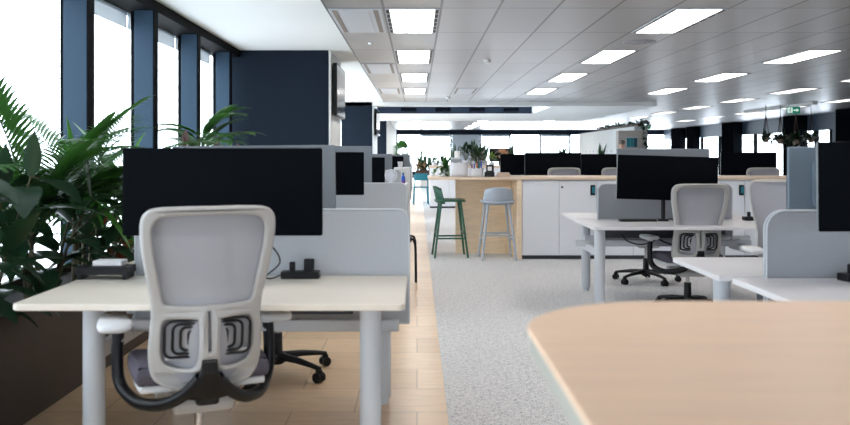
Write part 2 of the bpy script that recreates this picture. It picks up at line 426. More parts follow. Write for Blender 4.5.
b = MB(); b.box(-1.4, 3.6, 26.66, 26.7, CEIL-.098, 3.3); b.box(-1.4, 3.6, 26.7, 26.8, CEIL+.12, 3.3); b.box(-1.4, 3.63, 22.8, 22.9, CEIL+.12, 3.3); b.box(-1.5, -1.4, 22.8, 26.8, CEIL+.12, 3.3); [b.box(-1.5+1.28*k, -1.42+1.28*k, 22.8, 26.8, 3.3, 3.42) for k in range(5)]
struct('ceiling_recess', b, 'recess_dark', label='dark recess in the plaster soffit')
o = struct('window_45', bx(-1.5, 3.75, 24.76, 24.84, 3.3, 3.4), 'black_frame', label='skylight over the dark recess')
bx(-1.5, 3.75, 22.8, 26.8, 3.36, 3.37).build('pane', 'skylight_glass', o)
for i in range(4):
    tag(bx(-.5+i*1.07, -.02+i*1.07, 26.63, 26.66, 2.655, 2.75, .004).build('ceiling_grille', 'screen'), 'black slot grille in the dark ceiling recess, %s from the left' % ['first', 'second', 'third', 'fourth'][i], 'vent', 'slot grilles in the ceiling recess')
b = MB(); b.box(-2.9, XR+.2, YB-.15, YB, 2.55, CEIL); b.box(-2.9, XR+.2, YB-.15, YB, 0, .3); b.box(-2.9, 1.0, YB-.15, YB, .3, 2.55); b.box(5.75, XR+.2, YB-.15, YB, .3, 2.55)
struct('wall_front', b, 'white_paint', label='wall behind the viewer with openings added for daylight')
for i in range(3):  # unseen windows, added to throw daylight onto faces turned to the camera
    x0 = 1.0+1.6*i
    o = struct('window_%d' % (i+30), bx(x0-.05, x0+.05, YB-.12, YB, .3, 2.55), 'black_frame', label='unseen window added behind the viewer for light')
    bx(x0+.05, min(XR, x0+1.55), YB-.08, YB-.07, .3, 2.55).build('pane', 'glass', o)
# left facade
struct('wall_left', bx(-2.8, -2.55, YB, YF, 0, .12), 'black_frame', label='low dark upstand under the left windows')
b = MB(); b.box(-2.70, XL, YB, 11.33, CEIL-.1, CEIL+.12, .004); b.box(-2.72, -2.6, YB, 11.33, CEIL-.085, CEIL+.12)
struct('trim_1', b, 'black_frame', label='black head rail above the left windows')
fy = [4.67-1.54*6, 4.67-1.54*5, 4.67-1.54*4, 4.67-1.54*3, 4.67-1.54*2, 4.67-1.54, 4.67, 6.21, 7.74, 9.26, 10.84]
prev = YB
for i, y in enumerate(fy):
    b = MB(); b.box(-2.54, -2.37, y-.11, y-.02, .12, CEIL-.085, .003)
    o = struct('window_%d' % (i+1), b, 'fin', label='left window bay with a blue fin')
    b = MB(); b.box(-2.60, -2.36, y-.02, y+.012, .12, CEIL-.085, .002); b.box(-2.3705, -2.36, y-.108, y-.02, .12, CEIL-.085); b.build('frame', 'black_frame', o)
    bx(-2.655, -2.645, prev, y, .12, CEIL).build('pane', 'glass', o)
    bx(-2.64, -2.635, prev+.013, y-.022, 2.42, CEIL-.03).build('roller_blind', 'blind_sheer', o)
    prev = y
bx(-2.655, -2.645, prev, 11.33, .12, CEIL).build('pane', 'glass', bpy.data.objects['window_11'])
# column faces between facade and aisle, each with a pale side lining
cols = [(11.33, 12.9, -2.7), (22.45, 24.7, -2.0), (32.9, 47.5, -2.4)]
for i, (y0, y1, x0) in enumerate(cols):
    o = struct('column_%d' % (i+1), bx(x0, -1.18, y0, y1, 0, CEIL+(0.05 if i < 2 else 0)), 'navy', label='navy painted column on the window side')
    bx(-1.18, -1.155, y0+.01, y1, 0, CEIL-.005).build('lining', 'white_paint', o)
b = MB(); b.box(-2.75, -2.4, 32.9, YF, 0, CEIL); b.box(-2.75, -2.4, 12.9, 32.9, 0, .25); b.box(-2.75, -2.4, 12.9, 32.9, 2.5, CEIL)
struct('wall_left_far', b, 'white_paint', label='pale wall band between the navy columns')
for i, (y0, y1) in enumerate(((12.9, 16.1), (16.1, 19.3), (19.3, 22.45), (22.45, 26.0), (26.0, 29.4), (29.4, 32.9))):
    o = struct('window_%d' % (i+50), bx(-2.6, -2.45, y1-.06, y1, .25, 2.5), 'fin', label='window between the navy columns')
    bx(-2.56, -2.55, y0, y1-.06, .25, 2.5).build('pane', 'glass', o)
# far wall
b = MB(); b.box(-1.18, XR+.2, YF, YF+.15, 2.40, CEIL); b.box(-1.18, XR+.2, YF, YF+.15, 0, .35)
struct('wall_back', b, 'navy', label='dark head band over the far windows')
fx = [-1.12, .22, 1.9, 3.54, 5.2, 6.89, 8.55, 10.2, 11.87, 13.6]
for i in range(len(fx)-1):
    b = MB(); x0, x1 = fx[i], fx[i+1]
    b.box(x0-.05, x0+.05, YF-.02, YF+.1, .35, 2.44)
    o = struct('window_%d' % (i+12), b, 'fin', label='far window')
    bx(x0+.05, x1-.05, YF+.04, YF+.05, .35, 2.44).build('pane', 'glass', o)
    if i in (2,): bx(x0+.06, x1-.06, YF+.0, YF+.01, .36, 2.42).build('roller_blind', 'shade', o)
    elif i % 2 == 1: bx(x0+.06, x1-.06, YF+.0, YF+.012, 2.3, 2.44).build('roller_blind', 'shade', o)
# right wall: solid near, glazed far end behind dark columns
b = MB(); b.box(XR, XR+.15, YB, 28.3, 0, CEIL); b.box(XR, XR+.15, 28.3, YF, 2.12, CEIL); b.box(XR, XR+.15, 28.3, YF, 0, .35)
struct('wall_right', b, 'blue_wall', label='blue grey wall along the right side')
ry = [28.3, 29.4, 31.9, 34.7, 38.8, 41.2, 44, 47.4]
for i in range(len(ry)-1):
    o = struct('window_%d' % (i+21), bx(XR-.02, XR+.1, ry[i]-.06, ry[i]+.06, .35, 2.12), 'black_frame', label='right side window')
    bx(XR+.04, XR+.05, ry[i], ry[i+1], .35, 2.12).build('pane', 'glass', o)
for i, (y0, y1, x0) in enumerate([(24.6, 26.2, 12.9), (30.0, 30.9, 13.3), (36, 37.4, 13.4), (41.4, 42.6, 13.5), (43.6, 45.2, 13.5)]):
    struct('column_%d' % (i+4), bx(x0, XR, y0, y1, 0, CEIL), 'darkwall', label='near black column against the right wall')
tag(bx(10.38, 10.52, 22.3, 27.0, CEIL-.07, CEIL).build('ceiling_bulkhead', 'plaster'), 'long white bulkhead strip on the dark right ceiling', 'bulkhead', kind='structure')

# ------------------------------------------------------------------ ceiling lamps and air grilles
ORD = ['nearest', 'second', 'third', 'fourth', 'fifth', 'sixth', 'seventh', 'eighth', 'ninth', 'tenth', 'eleventh', 'twelfth', 'thirteenth', 'fourteenth', 'fifteenth']
def make_light():
    t = thing('ceiling_light', '', 'ceiling light')
    b = MB()
    for (x0, x1, y0, y1) in ((-.262, -.215, -.8, .8), (.215, .262, -.8, .8), (-.215, .215, -.8, -.785), (-.215, .215, .785, .8)): b.box(x0, x1, y0, y1, -.012, .02, .002)
    b.build('frame', 'pale_metal', t)
    for s in (-1, 1):
        bx(min(s*.05, s*.215), max(s*.05, s*.215), -.785, .785, -.006, .01).build('diffuser', 'lamp_panel', t)
        b = MB()
        for k in range(6): b.box(s*.24-.014, s*.24+.014, -.76+k*.26, -.56+k*.26, -.0135, -.0115)
        b.build('air_slot', 'black_matte', t)
    b = MB(); b.plate([(-.05, -.01), (.05, -.01), (.04, -.0115), (-.04, -.0115)], 'y', -.785, .785); b.build('lamp_tube', 'lamp_tube', t)
    b = MB()
    for s in (-.056, .056): b.box(s-.006, s+.006, -.785, .785, -.0125, -.004)
    b.build('louvre', 'pale_metal', t)
    return t
light0 = make_light(); first = True
rows = ['row over the timber aisle', 'second row from the windows', 'third row from the windows', 'fourth row from the windows', 'row nearest the right wall']
for k in range(5):
    x = -.045+2.75*k; near = 0; far = 0
    for j in range(-2, 12):
        y = 8.9+3.22*j
        if x < 6.33 and 21.5 < y < 33.4: continue
        if y > 46.5: continue
        vis = y+.8 > 850*1.4/150 and abs((x*850/(y+.8))) < 440
        if not vis and j > -1 and x*850/(y+.8) > 440: continue
        if vis:
            beyond = x < 6.33 and y > 32
            n = far if beyond else near
            if beyond: far += 1
            else: near += 1
            lab = 'recessed ceiling light, %s of the %s%s' % (ORD[n], rows[k], ', past the plaster soffit' if beyond else '')
        else:
            if k > 2: continue
            lab = 'recessed ceiling light over the near desks, %s' % rows[k] + (', nearer the viewer' if j == -2 else '')
        if first: light0.location = (x, y, CEIL); light0['label'] = lab; light0['group'] = 'recessed ceiling lights'; first = False
        else:
            t = dup(light0, (x, y, CEIL), 0, lab, 'recessed ceiling lights')
            for c in kids(t) if k >= 3 else []:      # the rows on the quiet side are dimmed
                if c.name.startswith('diffuser'): c.data = c.data.copy(); c.data.materials[0] = M['dim_panel']
                if c.name.startswith('lamp_tube'): c.data = c.data.copy(); c.data.materials[0] = M['dim_tube']
def make_vent():
    t = thing('ceiling_vent', '', 'vent')
    b = MB(); b.box(-.255, .255, -.78, .78, -.008, .0, .002); b.build('panel', 'pale_metal', t)
    for s in (-1, 1):
        b = MB(); b.box(s*.2-.022, s*.2+.022, -.72, .72, -.012, -.0075); b.build('slot', 'vent_slot', t)
    b = MB(); b.box(-.13, .13, -.74, .74, -.0125, -.008, .002); b.build('core', 'pale_metal', t)
    return t
vent0 = make_vent()
for i, (x, y, lab) in enumerate([(-.6, 8.9, 'slotted ceiling air grille left of the nearest ceiling light'), (-.6, 13.73, 'slotted ceiling air grille second along the plaster strip'), (-.6, 18.56, 'slotted ceiling air grille farthest along the plaster strip'), (1.05, 18.56, 'slotted ceiling air grille between the first two lamp rows')]):
    if i == 0: vent0.location = (x, y, CEIL); vent0['label'] = lab; vent0['group'] = 'slotted ceiling air grilles'
    else: dup(vent0, (x, y, CEIL), 0, lab, 'slotted ceiling air grilles')
def small_ceiling(name, x, y, r, h, lab, cat, key='white_paint', z=CEIL):
    b = MB(); b.lathe([(r*.5, -h), (r, -h*.6), (r, 0)], (x, y, z), 16); return tag(b.build(name, key), lab, cat, 'small ceiling fittings')
small_ceiling('smoke_detector', 1.03, 12.5, .05, .05, 'white smoke detector on the tiles near the second ceiling lamp', 'smoke detector')
small_ceiling('smoke_detector', .75, 20.6, .06, .05, 'white smoke detector on the tiles before the plaster soffit', 'smoke detector')
small_ceiling('sprinkler_head', -.58, 10.6, .03, .02, 'small white sprinkler head between the first two air grilles', 'sprinkler')
small_ceiling('sprinkler_head', -1.35, 13.9, .035, .05, 'small sprinkler on the white plaster strip beside the screen', 'sprinkler', 'pale_metal', CEIL-.004)
b = MB(); b.lathe([(.19, -.012), (.2, 0)], (2.75, 10.5, CEIL), 24); b.lathe([(.14, -.02), (.15, -.01)], (2.75, 10.5, CEIL), 24); b.lathe([(.07, -.028), (.08, -.018)], (2.75, 10.5, CEIL), 24)
tag(b.build('ceiling_speaker', 'grey_metal'), 'round grey ceiling diffuser between lamps of the second row', 'ceiling diffuser')

# exit signs
def exit_sign(loc, lab):
    t = thing('exit_sign', lab, 'exit sign', loc, 0, 'hanging green exit signs')
    bx(-.17, .17, -.015, .015, -.085, .085, .004).build('panel', 'exit_green', t)
    b = MB()
    b.box(-.155, -.03, -.0175, -.015, -.065, .065); b.build('pictogram_field', 'exit_white', t)
    b = MB()   # running figure, green on white
    b.lathe([(.001, 0), (.014, .003), (.014, .006), (.001, .008)], (0, 0, 0), 10)
    b.v = [(-.075+v[0], -.0185-v[2]*.1, .045+v[1]) for v in b.v]
    for (p, q, r) in (((-.08, .03), (-.1, -.012), .012), ((-.1, -.012), (-.07, -.03), .008), ((-.07, -.03), (-.085, -.06), .007), ((-.1, -.012), (-.125, -.045), .008), ((-.085, .02), (-.055, .005), .006), ((-.085, .02), (-.12, .012), .006)):
        b.tube([(p[0], -.0185, p[1]), (q[0], -.0185, q[1])], r, 6)
    b.build('running_figure', 'exit_green', t)
    b = MB(); b.plate([(.0, -.014), (.075, -.014), (.075, -.045), (.14, 0), (.075, .045), (.075, .014), (.0, .014)], 'y', -.0175, -.015); b.build('arrow', 'exit_white', t)
    b = MB()
    for s in (-.12, .12): b.cyl((s, 0, .085), (s, 0, CEIL-loc[2]), .004, seg=6)
    b.build('hanger', 'grey_metal', t)
exit_sign((9.74, 22, 2.43), 'green exit sign hanging above the hanging plants')
exit_sign((9.45, 35, 2.42), 'small green exit sign far off beside the trailing plant partition')

# ------------------------------------------------------------------ office chair
def back_y(x, z): return -.215-.17*(z-.5)+(.55+1.2/(1+math.exp((z-.74)/.05)))*x*x-.034*math.exp(-(x/.075)**2)/(1+math.exp((z-.73)/.02))-.022*math.exp(-((z-.62)/.10)**2)
half = [(.95*x_, z_) for (x_, z_) in [(0, 1.098), (.10, 1.098), (.185, 1.094), (.222, 1.078), (.238, 1.042), (.235, .965), (.219, .87), (.202, .79), (.196, .73), (.201, .66), (.204, .58), (.192, .505), (.15, .468), (.08, .456), (0, .454)]]
def make_chair():
    t = thing('office_chair', '', 'chair')
    outer = smooth_loop(half+[(-x, z) for (x, z) in half[-2:0:-1]], 4)
    up = [(.0, 1.068), (.10, 1.067), (.160, 1.060), (.186, 1.034), (.188, .99), (.179, .92), (.163, .84), (.151, .78), (.137, .762), (.08, .757), (0, .757)]
    hole = smooth_loop(up+[(-x, z) for (x, z) in up[-2:0:-1]], 4)
    lw = [(.036, .70), (.045, .71), (.09, .712), (.132, .710), (.149, .695), (.154, .65), (.154, .60), (.145, .562), (.12, .545), (.08, .538), (.05, .543), (.037, .565), (.034, .63)]
    h1 = smooth_loop(lw, 4); h2 = [(-x, z) for (x, z) in h1][::-1]
    slit = rrect(-.0045, .0045, .60, .742, .004, 3)
    fn = lambda x, z, d: (x, back_y(x, z)-d, z)
    holed(outer, [hole, h1, h2, slit], .034, .012, fn).build('backrest_frame', 'chair_frame', t)
    # mesh cloth on the sitter's side
    b = MB(); nx, nz = 14, 20; vs = []
    def halfw(z):
        for i in range(len(half)-1):
            (x0, z0), (x1, z1) = half[i], half[i+1]
            if z1 <= z <= z0 and z0 != z1: return x0+(x1-x0)*(z0-z)/(z0-z1)
        return .15
    for j in range(nz+1):
        z = .485+(1.082-.485)*j/nz; hw = min(halfw(z), .20 if z > 1.06 else 1)-.010; hw = min(hw, .165) if z < .5 else hw
        for i in range(nx+1):
            x = -hw+2*hw*i/nx; vs.append((x, back_y(x, z)+.019, z))
    b.add(vs, [(j*(nx+1)+i, j*(nx+1)+i+1, (j+1)*(nx+1)+i+1, (j+1)*(nx+1)+i) for j in range(nz) for i in range(nx)], True)
    b.build('mesh_panel', 'chair_mesh', t)
    # lumbar pad: nested rounded rings
    b = MB()
    for k, (hw, hh) in enumerate(((.145, .064), (.118, .052), (.092, .040), (.066, .028), (.042, .016))):
        yf = back_y(0, .642)+.048; loop = rrect(-hw, hw, .642-hh, .642+hh, .026*(1-k*.15), 4)
        b.tube([(x, yf-.17*(z-.642), z) for (x, z) in loop+[loop[0]]], .0052, 6, False)
    b.build('lumbar_pad', 'black_plastic', t)
    b = MB(); b.box(-.14, .14, -.004, .004, -.005, .005, .002)
    b.v = [(v[0], back_y(v[0], .575)+.004+v[1], .577+v[2]+v[0]*.05) for v in b.v]; b.build('lumbar_slider', 'chair_pad', t)
    # seat
    b = MB(); poly = smooth_loop([(-.245, -.13), (-.2, -.215), (0, -.225), (.2, -.215), (.245, -.13), (.255, .1), (.235, .23), (.15, .275), (0, .285), (-.15, .275), (-.235, .23), (-.255, .1)], 4)
    b.plate([(x*.96, max(y, -.165)) for (x, y) in poly], 'z', .462, .528, .024, smooth=True, fn=lambda x, y, z: (x, y, z-(.03*max(0, (y-.12)/.16)**2)+.06*x*x)); b.build('seat', 'seat', t)
    b = MB(); b.plate([(x*.90, max(y*.93, -.15)) for (x, y) in poly], 'z', .436, .464, .008, smooth=True, fn=lambda x, y, z: (x, y, z-(.03*max(0, (y-.12)/.16)**2)+.06*x*x)); b.build('seat_shell', 'chair_pad', t)
    # black spine bracket joining back, arms and mechanism
    b = MB(); prof = [(-.026, .575), (.026, .575), (.030, .53), (.055, .485), (.085, .455), (.075, .432), (.0, .425), (-.075, .432), (-.085, .455), (-.055, .485), (-.030, .53)]
    b.plate(prof, 'y', -.022, .014, .008, fn=lambda x, y, z: (x, -.288+y+.5*max(0, .5-z)+.35*abs(x), z)); b.box(-.04, .04, -.25, -.10, .405, .44, .012); b.build('spine', 'black_plastic', t)
    for s in (-1, 1):
        pts = smooth_path([(s*.278, .09, .615), (s*.282, .088, .53), (s*.278, .075, .45), (s*.255, .03, .405), (s*.21, -.07, .388), (s*.14, -.17, .405), (s*.075, -.235, .45), (s*.028, -.275, .51)], 6)
        b = MB(); b.tube(pts, [.022]*len(pts), 12); a = b.build('armrest', 'black_plastic', t)
        b = MB(); b.lathe([(.021, -.05), (.02, -.02), (.032, .0)], (s*.278, .09, .632), 14)
        pc = s*.292; pad = smooth_loop([(pc-.056, -.02), (pc, -.045), (pc+.056, -.02), (pc+.06, .1), (pc+.042, .2), (pc, .215), (pc-.042, .2), (pc-.06, .1)], 4)
        b.plate(pad, 'z', .636, .664, .012, smooth=True); b.build('arm_pad', 'chair_pad', a)
    b = MB(); b.box(-.11, .11, -.15, .13, .350, .41, .022); b.box(-.16, .16, -.03, .05, .385, .425, .012); b.build('mechanism', 'chair_frame', t)
    b = MB(); b.tube([(.10, .03, .372), (.22, .06, .37)], .008, 8); b.tube([(-.10, -.02, .37), (-.2, -.03, .365)], .008, 8); b.build('lever', 'black_plastic', t)
    b = MB(); b.cyl((0, 0, .20), (0, 0, .36), .016); b.build('gas_lift', 'chrome', t)
    b = MB(); b.lathe([(.03, .06), (.052, .075), (.05, .12), (.03, .135), (.028, .24)], (0, 0, 0), 18); b.build('hub', 'black_plastic', t)
    for k in range(5):
        a = PI/2+2*PI*k/5; d = Vector((math.cos(a), math.sin(a), 0)); q = Vector((-d.y, d.x, 0))
        b = MB(); pts = [d*.035+Vector((0, 0, .105)), d*.16+Vector((0, 0, .1)), d*.27+Vector((0, 0, .086)), d*.325+Vector((0, 0, .075))]
        b.tube(pts, [.030, .024, .018, .015], 8, flat=.8); lg = b.build('leg', 'black_plastic', t)
        b = MB(); c = d*.32
        for sg in (-1, 1):
            b.cyl(c+q*(sg*.006)+Vector((0, 0, .029)), c+q*(sg*.026)+Vector((0, 0, .029)), .028, seg=14)
        b.box(c.x-.018, c.x+.018, c.y-.018, c.y+.018, .035, .072, .006); b.build('caster', 'black_plastic', lg)
    return t
chair0 = make_chair(); used = [False]
def chair(x, y, rz, base, label, group, lower=0):
    if not used[0]: t = chair0; t.location = (x, y, 0); t.rotation_euler = (0, 0, rz); t['label'] = label; t['group'] = group; used[0] = True
    else: t = dup(chair0, (x, y, 0), rz, label, group)
    for c in bpy.data.objects:
        if c.parent == t and c.name.startswith('leg'): c.rotation_euler = (0, 0, base-rz)
        elif c.parent == t and lower and not c.name.startswith(('hub', 'gas')): c.location.z = -lower
    return t

# ------------------------------------------------------------------ desks
def make_desk(x0, x1, y0, y1, far, label, legs, group, legy=.16):
    """far: the sitter is on the +y side"""
    cx = (x0+x1)/2; hw = (x1-x0)/2; D = y1-y0
    t = thing('desk', label, 'desk', (cx, y1 if far else y0, 0), PI if far else 0, group)
    b = MB(); b.plate(rrect(-hw, hw, 0, D, .034, 6, (1, 1, .1, .1)), 'z', .695, .72, .004); b.build('tabletop', 'warm_desk' if group == GL else 'white_desk', t)
    for lx in legs:
        px = (lx-cx)*(-1 if far else 1)
        b = MB(); b.lathe([(.0415, .035), (.0415, .69)], (0, 0, 0), 24); b.lathe([(.03, .0), (.03, .036)], (0, 0, 0), 16); b.lathe([(.055, .685), (.055, .697)], (0, 0, 0), 20)
        b.build('leg', 'pale_metal', t, (px, legy, 0))
        b = MB(); b.box(-.018, .018, .03, D-legy+.0, .47, .53, .004); b.build('side_rail', 'pale_metal', t, (px, legy, 0))
    l0, l1 = sorted([(l-cx)*(-1 if far else 1) for l in legs])
    bx(l0-.1, l1+.1, D-.2, D-.16, .505, .555, .004).build('cross_rail', 'pale_metal', t)
    bx(l0+.1, l1-.1, D-.15, D-.03, .57, .665, .006).build('cable_tray', 'plinth', t)
    return t
def make_divider(x0, x1, y, z0, z1, label, group, r=.09):
    t = thing('desk_screen', label, 'desk divider', ((x0+x1)/2, y, z0), 0, group); hw = (x1-x0)/2; H = z1-z0
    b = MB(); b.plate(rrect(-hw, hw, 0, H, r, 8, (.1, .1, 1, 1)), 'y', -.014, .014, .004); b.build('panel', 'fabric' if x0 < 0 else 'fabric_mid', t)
    loop = rrect(-hw, hw, 0, H, r, 8, (.1, .1, 1, 1)); i0 = 7; 
    b = MB()
    for yy in (-.0145, .0145): b.tube([(p[0], yy, p[1]) for p in loop+[loop[0]]], .0042, 6, False)
    b.build('piping', 'fabric_trim', t)
    return t

def make_monitor():
    t = thing('monitor', '', 'monitor')
    b = MB(); b.lathe([(.045, 0), (.045, .014), (.03, .02)], (0, .13, 0), 20); b.build('base', 'black_plastic', t)
    b = MB(); b.cyl((0, .13, .015), (0, .13, .40), .017); b.build('pole', 'black_plastic', t)
    b = MB(); b.tube([(0, .13, .385), (.03, .09, .385), (0, .05, .392)], .018, 10); b.build('arm', 'black_plastic', t)
    b = MB(); b.plate(rrect(-.412, .412, -.181, .181, .008, 3), 'y', -.002, .018, .004)
    b.plate(rrect(-.30, .30, -.12, .12, .03, 4), 'y', .016, .034, .008); b.plate(rrect(-.06, .06, -.06, .06, .01, 3), 'y', .033, .042, .003)
    p = b.build('panel', 'monitor_back', t, (0, .012, .398))
    b = MB(); b.plate(rrect(-.412, .412, -.181, .181, .008, 3), 'y', -.0085, -.0015, .002); b.build('bezel', 'screen', p)
    b = MB(); b.box(-.404, .404, -.0098, -.0086, -.168, .172); b.build('screen', 'screen', p)
    return t
mon0 = make_monitor(); mused = [False]
def monitor(x, y, rz, label, group, roll=0, top=None, z=.72):
    if not mused[0]: t = mon0; t.location = (x, y, z); t.rotation_euler = (0, 0, rz); t['label'] = label; t['group'] = group; mused[0] = True
    else: t = dup(mon0, (x, y, z), rz, label, group)
    for c in bpy.data.objects:
        if c.parent == t and c.name.startswith('panel'):
            c.rotation_euler = (0, roll, 0)
            if top: c.location.z = top-.181-z
    return t
    return t

# left bench rows along the windows
GL = 'desks along the window side'; GD = 'felt desk screens'; GM = 'monitors on the left benches'; GC = 'office chairs'
make_desk(-1.50, -.044, 3.13, 3.88, False, 'long white desk in the left foreground with the nearest chair', (-1.25, -.18), GL)
make_desk(-1.48, -.044, 3.93, 4.69, True, 'white desk facing the left foreground desk behind its felt screen', (-1.30, -.175), GL, .34)
for n, y in ((2, 7.57), (3, 11.2), (4, 14.8), (5, 18.4)):
    nm = {2: 'second', 3: 'third', 4: 'fourth', 5: 'fifth'}[n]
    make_desk(-1.55, -.12, y-.79, y-.025, False, 'white desk of the %s bench by the windows, near side' % nm, (-1.3, -.25), GL)
    make_desk(-1.55, -.12, y+.025, y+.78, True, 'white desk of the %s bench by the windows, far side' % nm, (-1.3, -.25), GL)
make_divider(-1.29, -.037, 3.905, .50, 1.02, 'grey felt screen at the back of the left foreground desk', GD, .05)
make_divider(-1.35, -.093, 7.57, .50, 1.02, 'grey felt screen just beyond the nearest left one', GD, .05)
make_divider(-1.35, -.21, 11.2, .50, 1.07, 'grey felt screen behind the white desk fan', GD, .05)
make_divider(-1.35, -.10, 14.8, .50, 1.06, 'grey felt screen of the fourth window bench', GD, .05)
make_divider(-1.35, -.10, 18.4, .50, 1.10, 'grey felt screen of the farthest window bench', GD, .05)
monitor(-.802, 3.5, 0, 'wide black monitor behind the nearest chair, left foreground', GM, 0, 1.299)
monitor(-.83, 4.36, PI+.05, 'silver backed monitor showing behind the wide black foreground monitor', GM, .01, 1.318)
monitor(-.858, 7.15, 0, 'black monitor on the second window bench, facing the viewer', GM, 0, 1.295)
monitor(-.835, 7.98, PI, 'silver backed monitor on the far side of the second window bench', GM, 0, 1.354)
monitor(-.82, 10.8, 0, 'black monitor on the third window bench', GM, 0, 1.24)
monitor(-.75, 11.6, PI, 'silver backed monitor on the third window bench', GM, 0, 1.284)
monitor(-.64, 14.4, 0, 'black monitor on the fourth window bench', GM, 0, 1.25)
monitor(-.53, 15.2, PI, 'silver backed monitor on the fourth window bench', GM, 0, 1.28)
chair(-.812, 3.16, .38, .3, 'nearest office chair, pale mesh back, at the left foreground desk', GC)
chair(-.81, 4.93, PI+.2, R(19), 'office chair across the left foreground desk, only black base showing', GC)

# right benches
GR = 'desks on the carpet'; GMR = 'monitors on the right benches'
make_desk(1.35, 2.95, 6.49, 7.31, False, 'white desk on the carpet in front of the white cabinets', (1.43, 2.70), GR)
make_desk(1.37, 2.95, 7.36, 8.12, True, 'far half of the white bench before the cabinets', (1.585, 2.85), GR, .14)
make_divider(1.56, 2.716, 7.335, .52, 1.02, 'grey felt screen on the bench before the white cabinets', GD, .06)
monitor(2.05, 6.95, 0, 'tilted black monitor above the desk before the cabinets', GMR, R(1.6), 1.262)
monitor(2.2, 7.62, PI, 'large silver monitor back behind the tilted black monitor', GMR, 0, 1.326)
chair(2.19, 6.88, .04, R(100), 'pale office chair tucked at the desk below the tilted monitor', GC, .05)
chair(2.29, 8.5, PI, R(-90), 'office chair behind the carpet bench, black star base showing', GC)
make_desk(1.41, 2.85, 3.06, 3.80, False, 'white desk at the right edge, near half beside the curved table', (1.55, 2.75), GR)
make_desk(1.37, 2.81, 3.86, 4.58, True, 'white desk at the right edge, far half behind the felt screen', (1.50, 2.70), GR, .4)
make_divider(1.57, 2.82, 3.83, .60, 1.02, 'large grey felt screen with a rounded corner, right edge', GD, .085)
t = monitor(2.235, 4.2, PI, 'blue grey monitor back above the right edge felt screen', GMR, 0, 1.31)
for c in kids(t):
    if c.name.startswith('panel'): c.data = c.data.copy(); c.data.materials[0] = M['blue_back']
monitor(2.03, 3.42, 0, 'black monitor cut off at the right edge', GMR, R(-.5), 1.326)
chair(2.50, 5.62, PI-.12, R(50), 'office chair with curved mesh back beside the blue grey monitor', GC)

# benches beyond the counter
GB = 'desks behind the storage counter'; GMB = 'monitors behind the storage counter'
for i, x in enumerate((1.27, 2.72, 4.17)):
    nm = ['left', 'middle', 'right'][i]
    make_desk(x, x+1.43, 12.15, 12.88, False, 'white desk behind the storage counter, %s one' % nm, (x+.12, x+1.3), GB)
    make_desk(x, x+1.43, 12.95, 13.7, True, 'far white desk behind the storage counter, %s one' % nm, (x+.12, x+1.3), GB)
    make_divider(x+.1, x+1.33, 12.915, .5, .96, 'low felt screen behind the storage counter, %s one' % nm, GD, .05)
monitor(2.0, 12.5, 0, 'wide black monitor in the middle behind the storage counter', GMB, 0, 1.305)
monitor(4.9, 12.55, 0, 'black monitor behind the counter, right of the tilted foreground monitor', GMB, 0, 1.31)
monitor(1.72, 13.35, .0, 'black monitor behind the counter, leftmost', GMB, 0, 1.285)
monitor(2.98, 13.3, 0, 'black monitor behind the counter, partly hidden by the silver monitor back', GMB, 0, 1.285)
chair(2.02, 11.95, 0, .2, 'pale chair back peeping over the counter before the middle monitor', GC)
chair(2.76, 11.95, 0, .5, 'pale chair back over the counter beside the silver monitor back', GC)
chair(4.76, 11.97, 0, .7, 'pale chair back over the counter at the far right', GC)
chair(1.9, 14.25, PI, .1, 'pale chair between the two leftmost monitors behind the counter', GC)

# ------------------------------------------------------------------ storage counter
def make_cabinet(y, depth, w=.9, h=.965):
    t = thing('storage_cabinet', '', 'cabinet')
    b = MB(); b.box(-w/2+.002, w/2-.002, .022, depth, .05, h, .002); b.build('body', 'cabinet', t)
    bx(-w/2+.004, w/2-.004, .05, depth-.03, 0, .05).build('plinth', 'plinth', t)
    for s in (-1, 1):
        d = bx(min(s*.003, s*(w/2-.003)), max(s*.003, s*(w/2-.003)), 0, .02, .055, h-.006, .003).build('door', 'cabinet', t)
        if s == 1:
            b = MB(); b.cyl((.035, -.008, h-.085), (.035, .002, h-.085), .013); b.build('knob', 'plinth', d)
        else: pass
    return t
cab0 = make_cabinet(0, .92)
def place_cab(first, x, y, lab, grp, lock=True):
    if first: t = cab0; t.location = (x, y, 0); t['label'] = lab; t['group'] = grp
    else: t = dup(cab0, (x, y, 0), 0, lab, grp)
    return t
names = ['first unit from the timber end panel', 'second unit from the timber end panel', 'third unit from the timber end panel', 'fourth unit from the timber end panel', 'fifth unit from the timber end panel', 'last unit toward the right']
for i in range(6):
    t = place_cab(i == 0, 1.275+.45+.9*i, 10.31, 'white two door storage cabinet, '+names[i], 'white storage cabinets in the counter')
for i, x in enumerate((2.13, 3.93)):
    t = thing('lock', 'black and blue keypad lock, %s' % ('left of the carpet bench monitor' if i == 0 else 'seen right of the tucked chair'), 'lock', (x, 10.31, .857), 0, 'keypad locks')
    bx(-.028, .028, -.026, 0, -.075, .05, .006).build('housing', 'black_plastic', t); bx(-.012, .026, -.03, -.026, -.05, .03, .002).build('keypad', 'teal_print', t)
t = thing('bar_counter', 'pale timber bar counter top with a timber end panel', 'counter', (1.3, 10.28, 0))
b = MB(); b.box(.14-1.3, 6.75-1.3, 0, 1.02, .97, 1.0, .003); b.build('worktop', 'oak_top', t)
bx(1.212-1.3, 1.272-1.3, .02, 1.0, 0, .97, .002).build('end_panel', 'oak', t)
bx(.495-1.3, 1.21-1.3, .65, .72, 0, .97, .002).build('back_panel', 'oak', t)
for i in range(5):
    place_cab(False, .33+.43+.88*i, 20.2, 'white storage cabinet of the far counter, %s from the left' % ['first', 'second', 'third', 'fourth', 'fifth'][i], 'white storage cabinets in the far counter')
t = thing('counter_top', 'timber top of the far storage counter carrying plants', 'counter', (2.5, 20.2, .967))
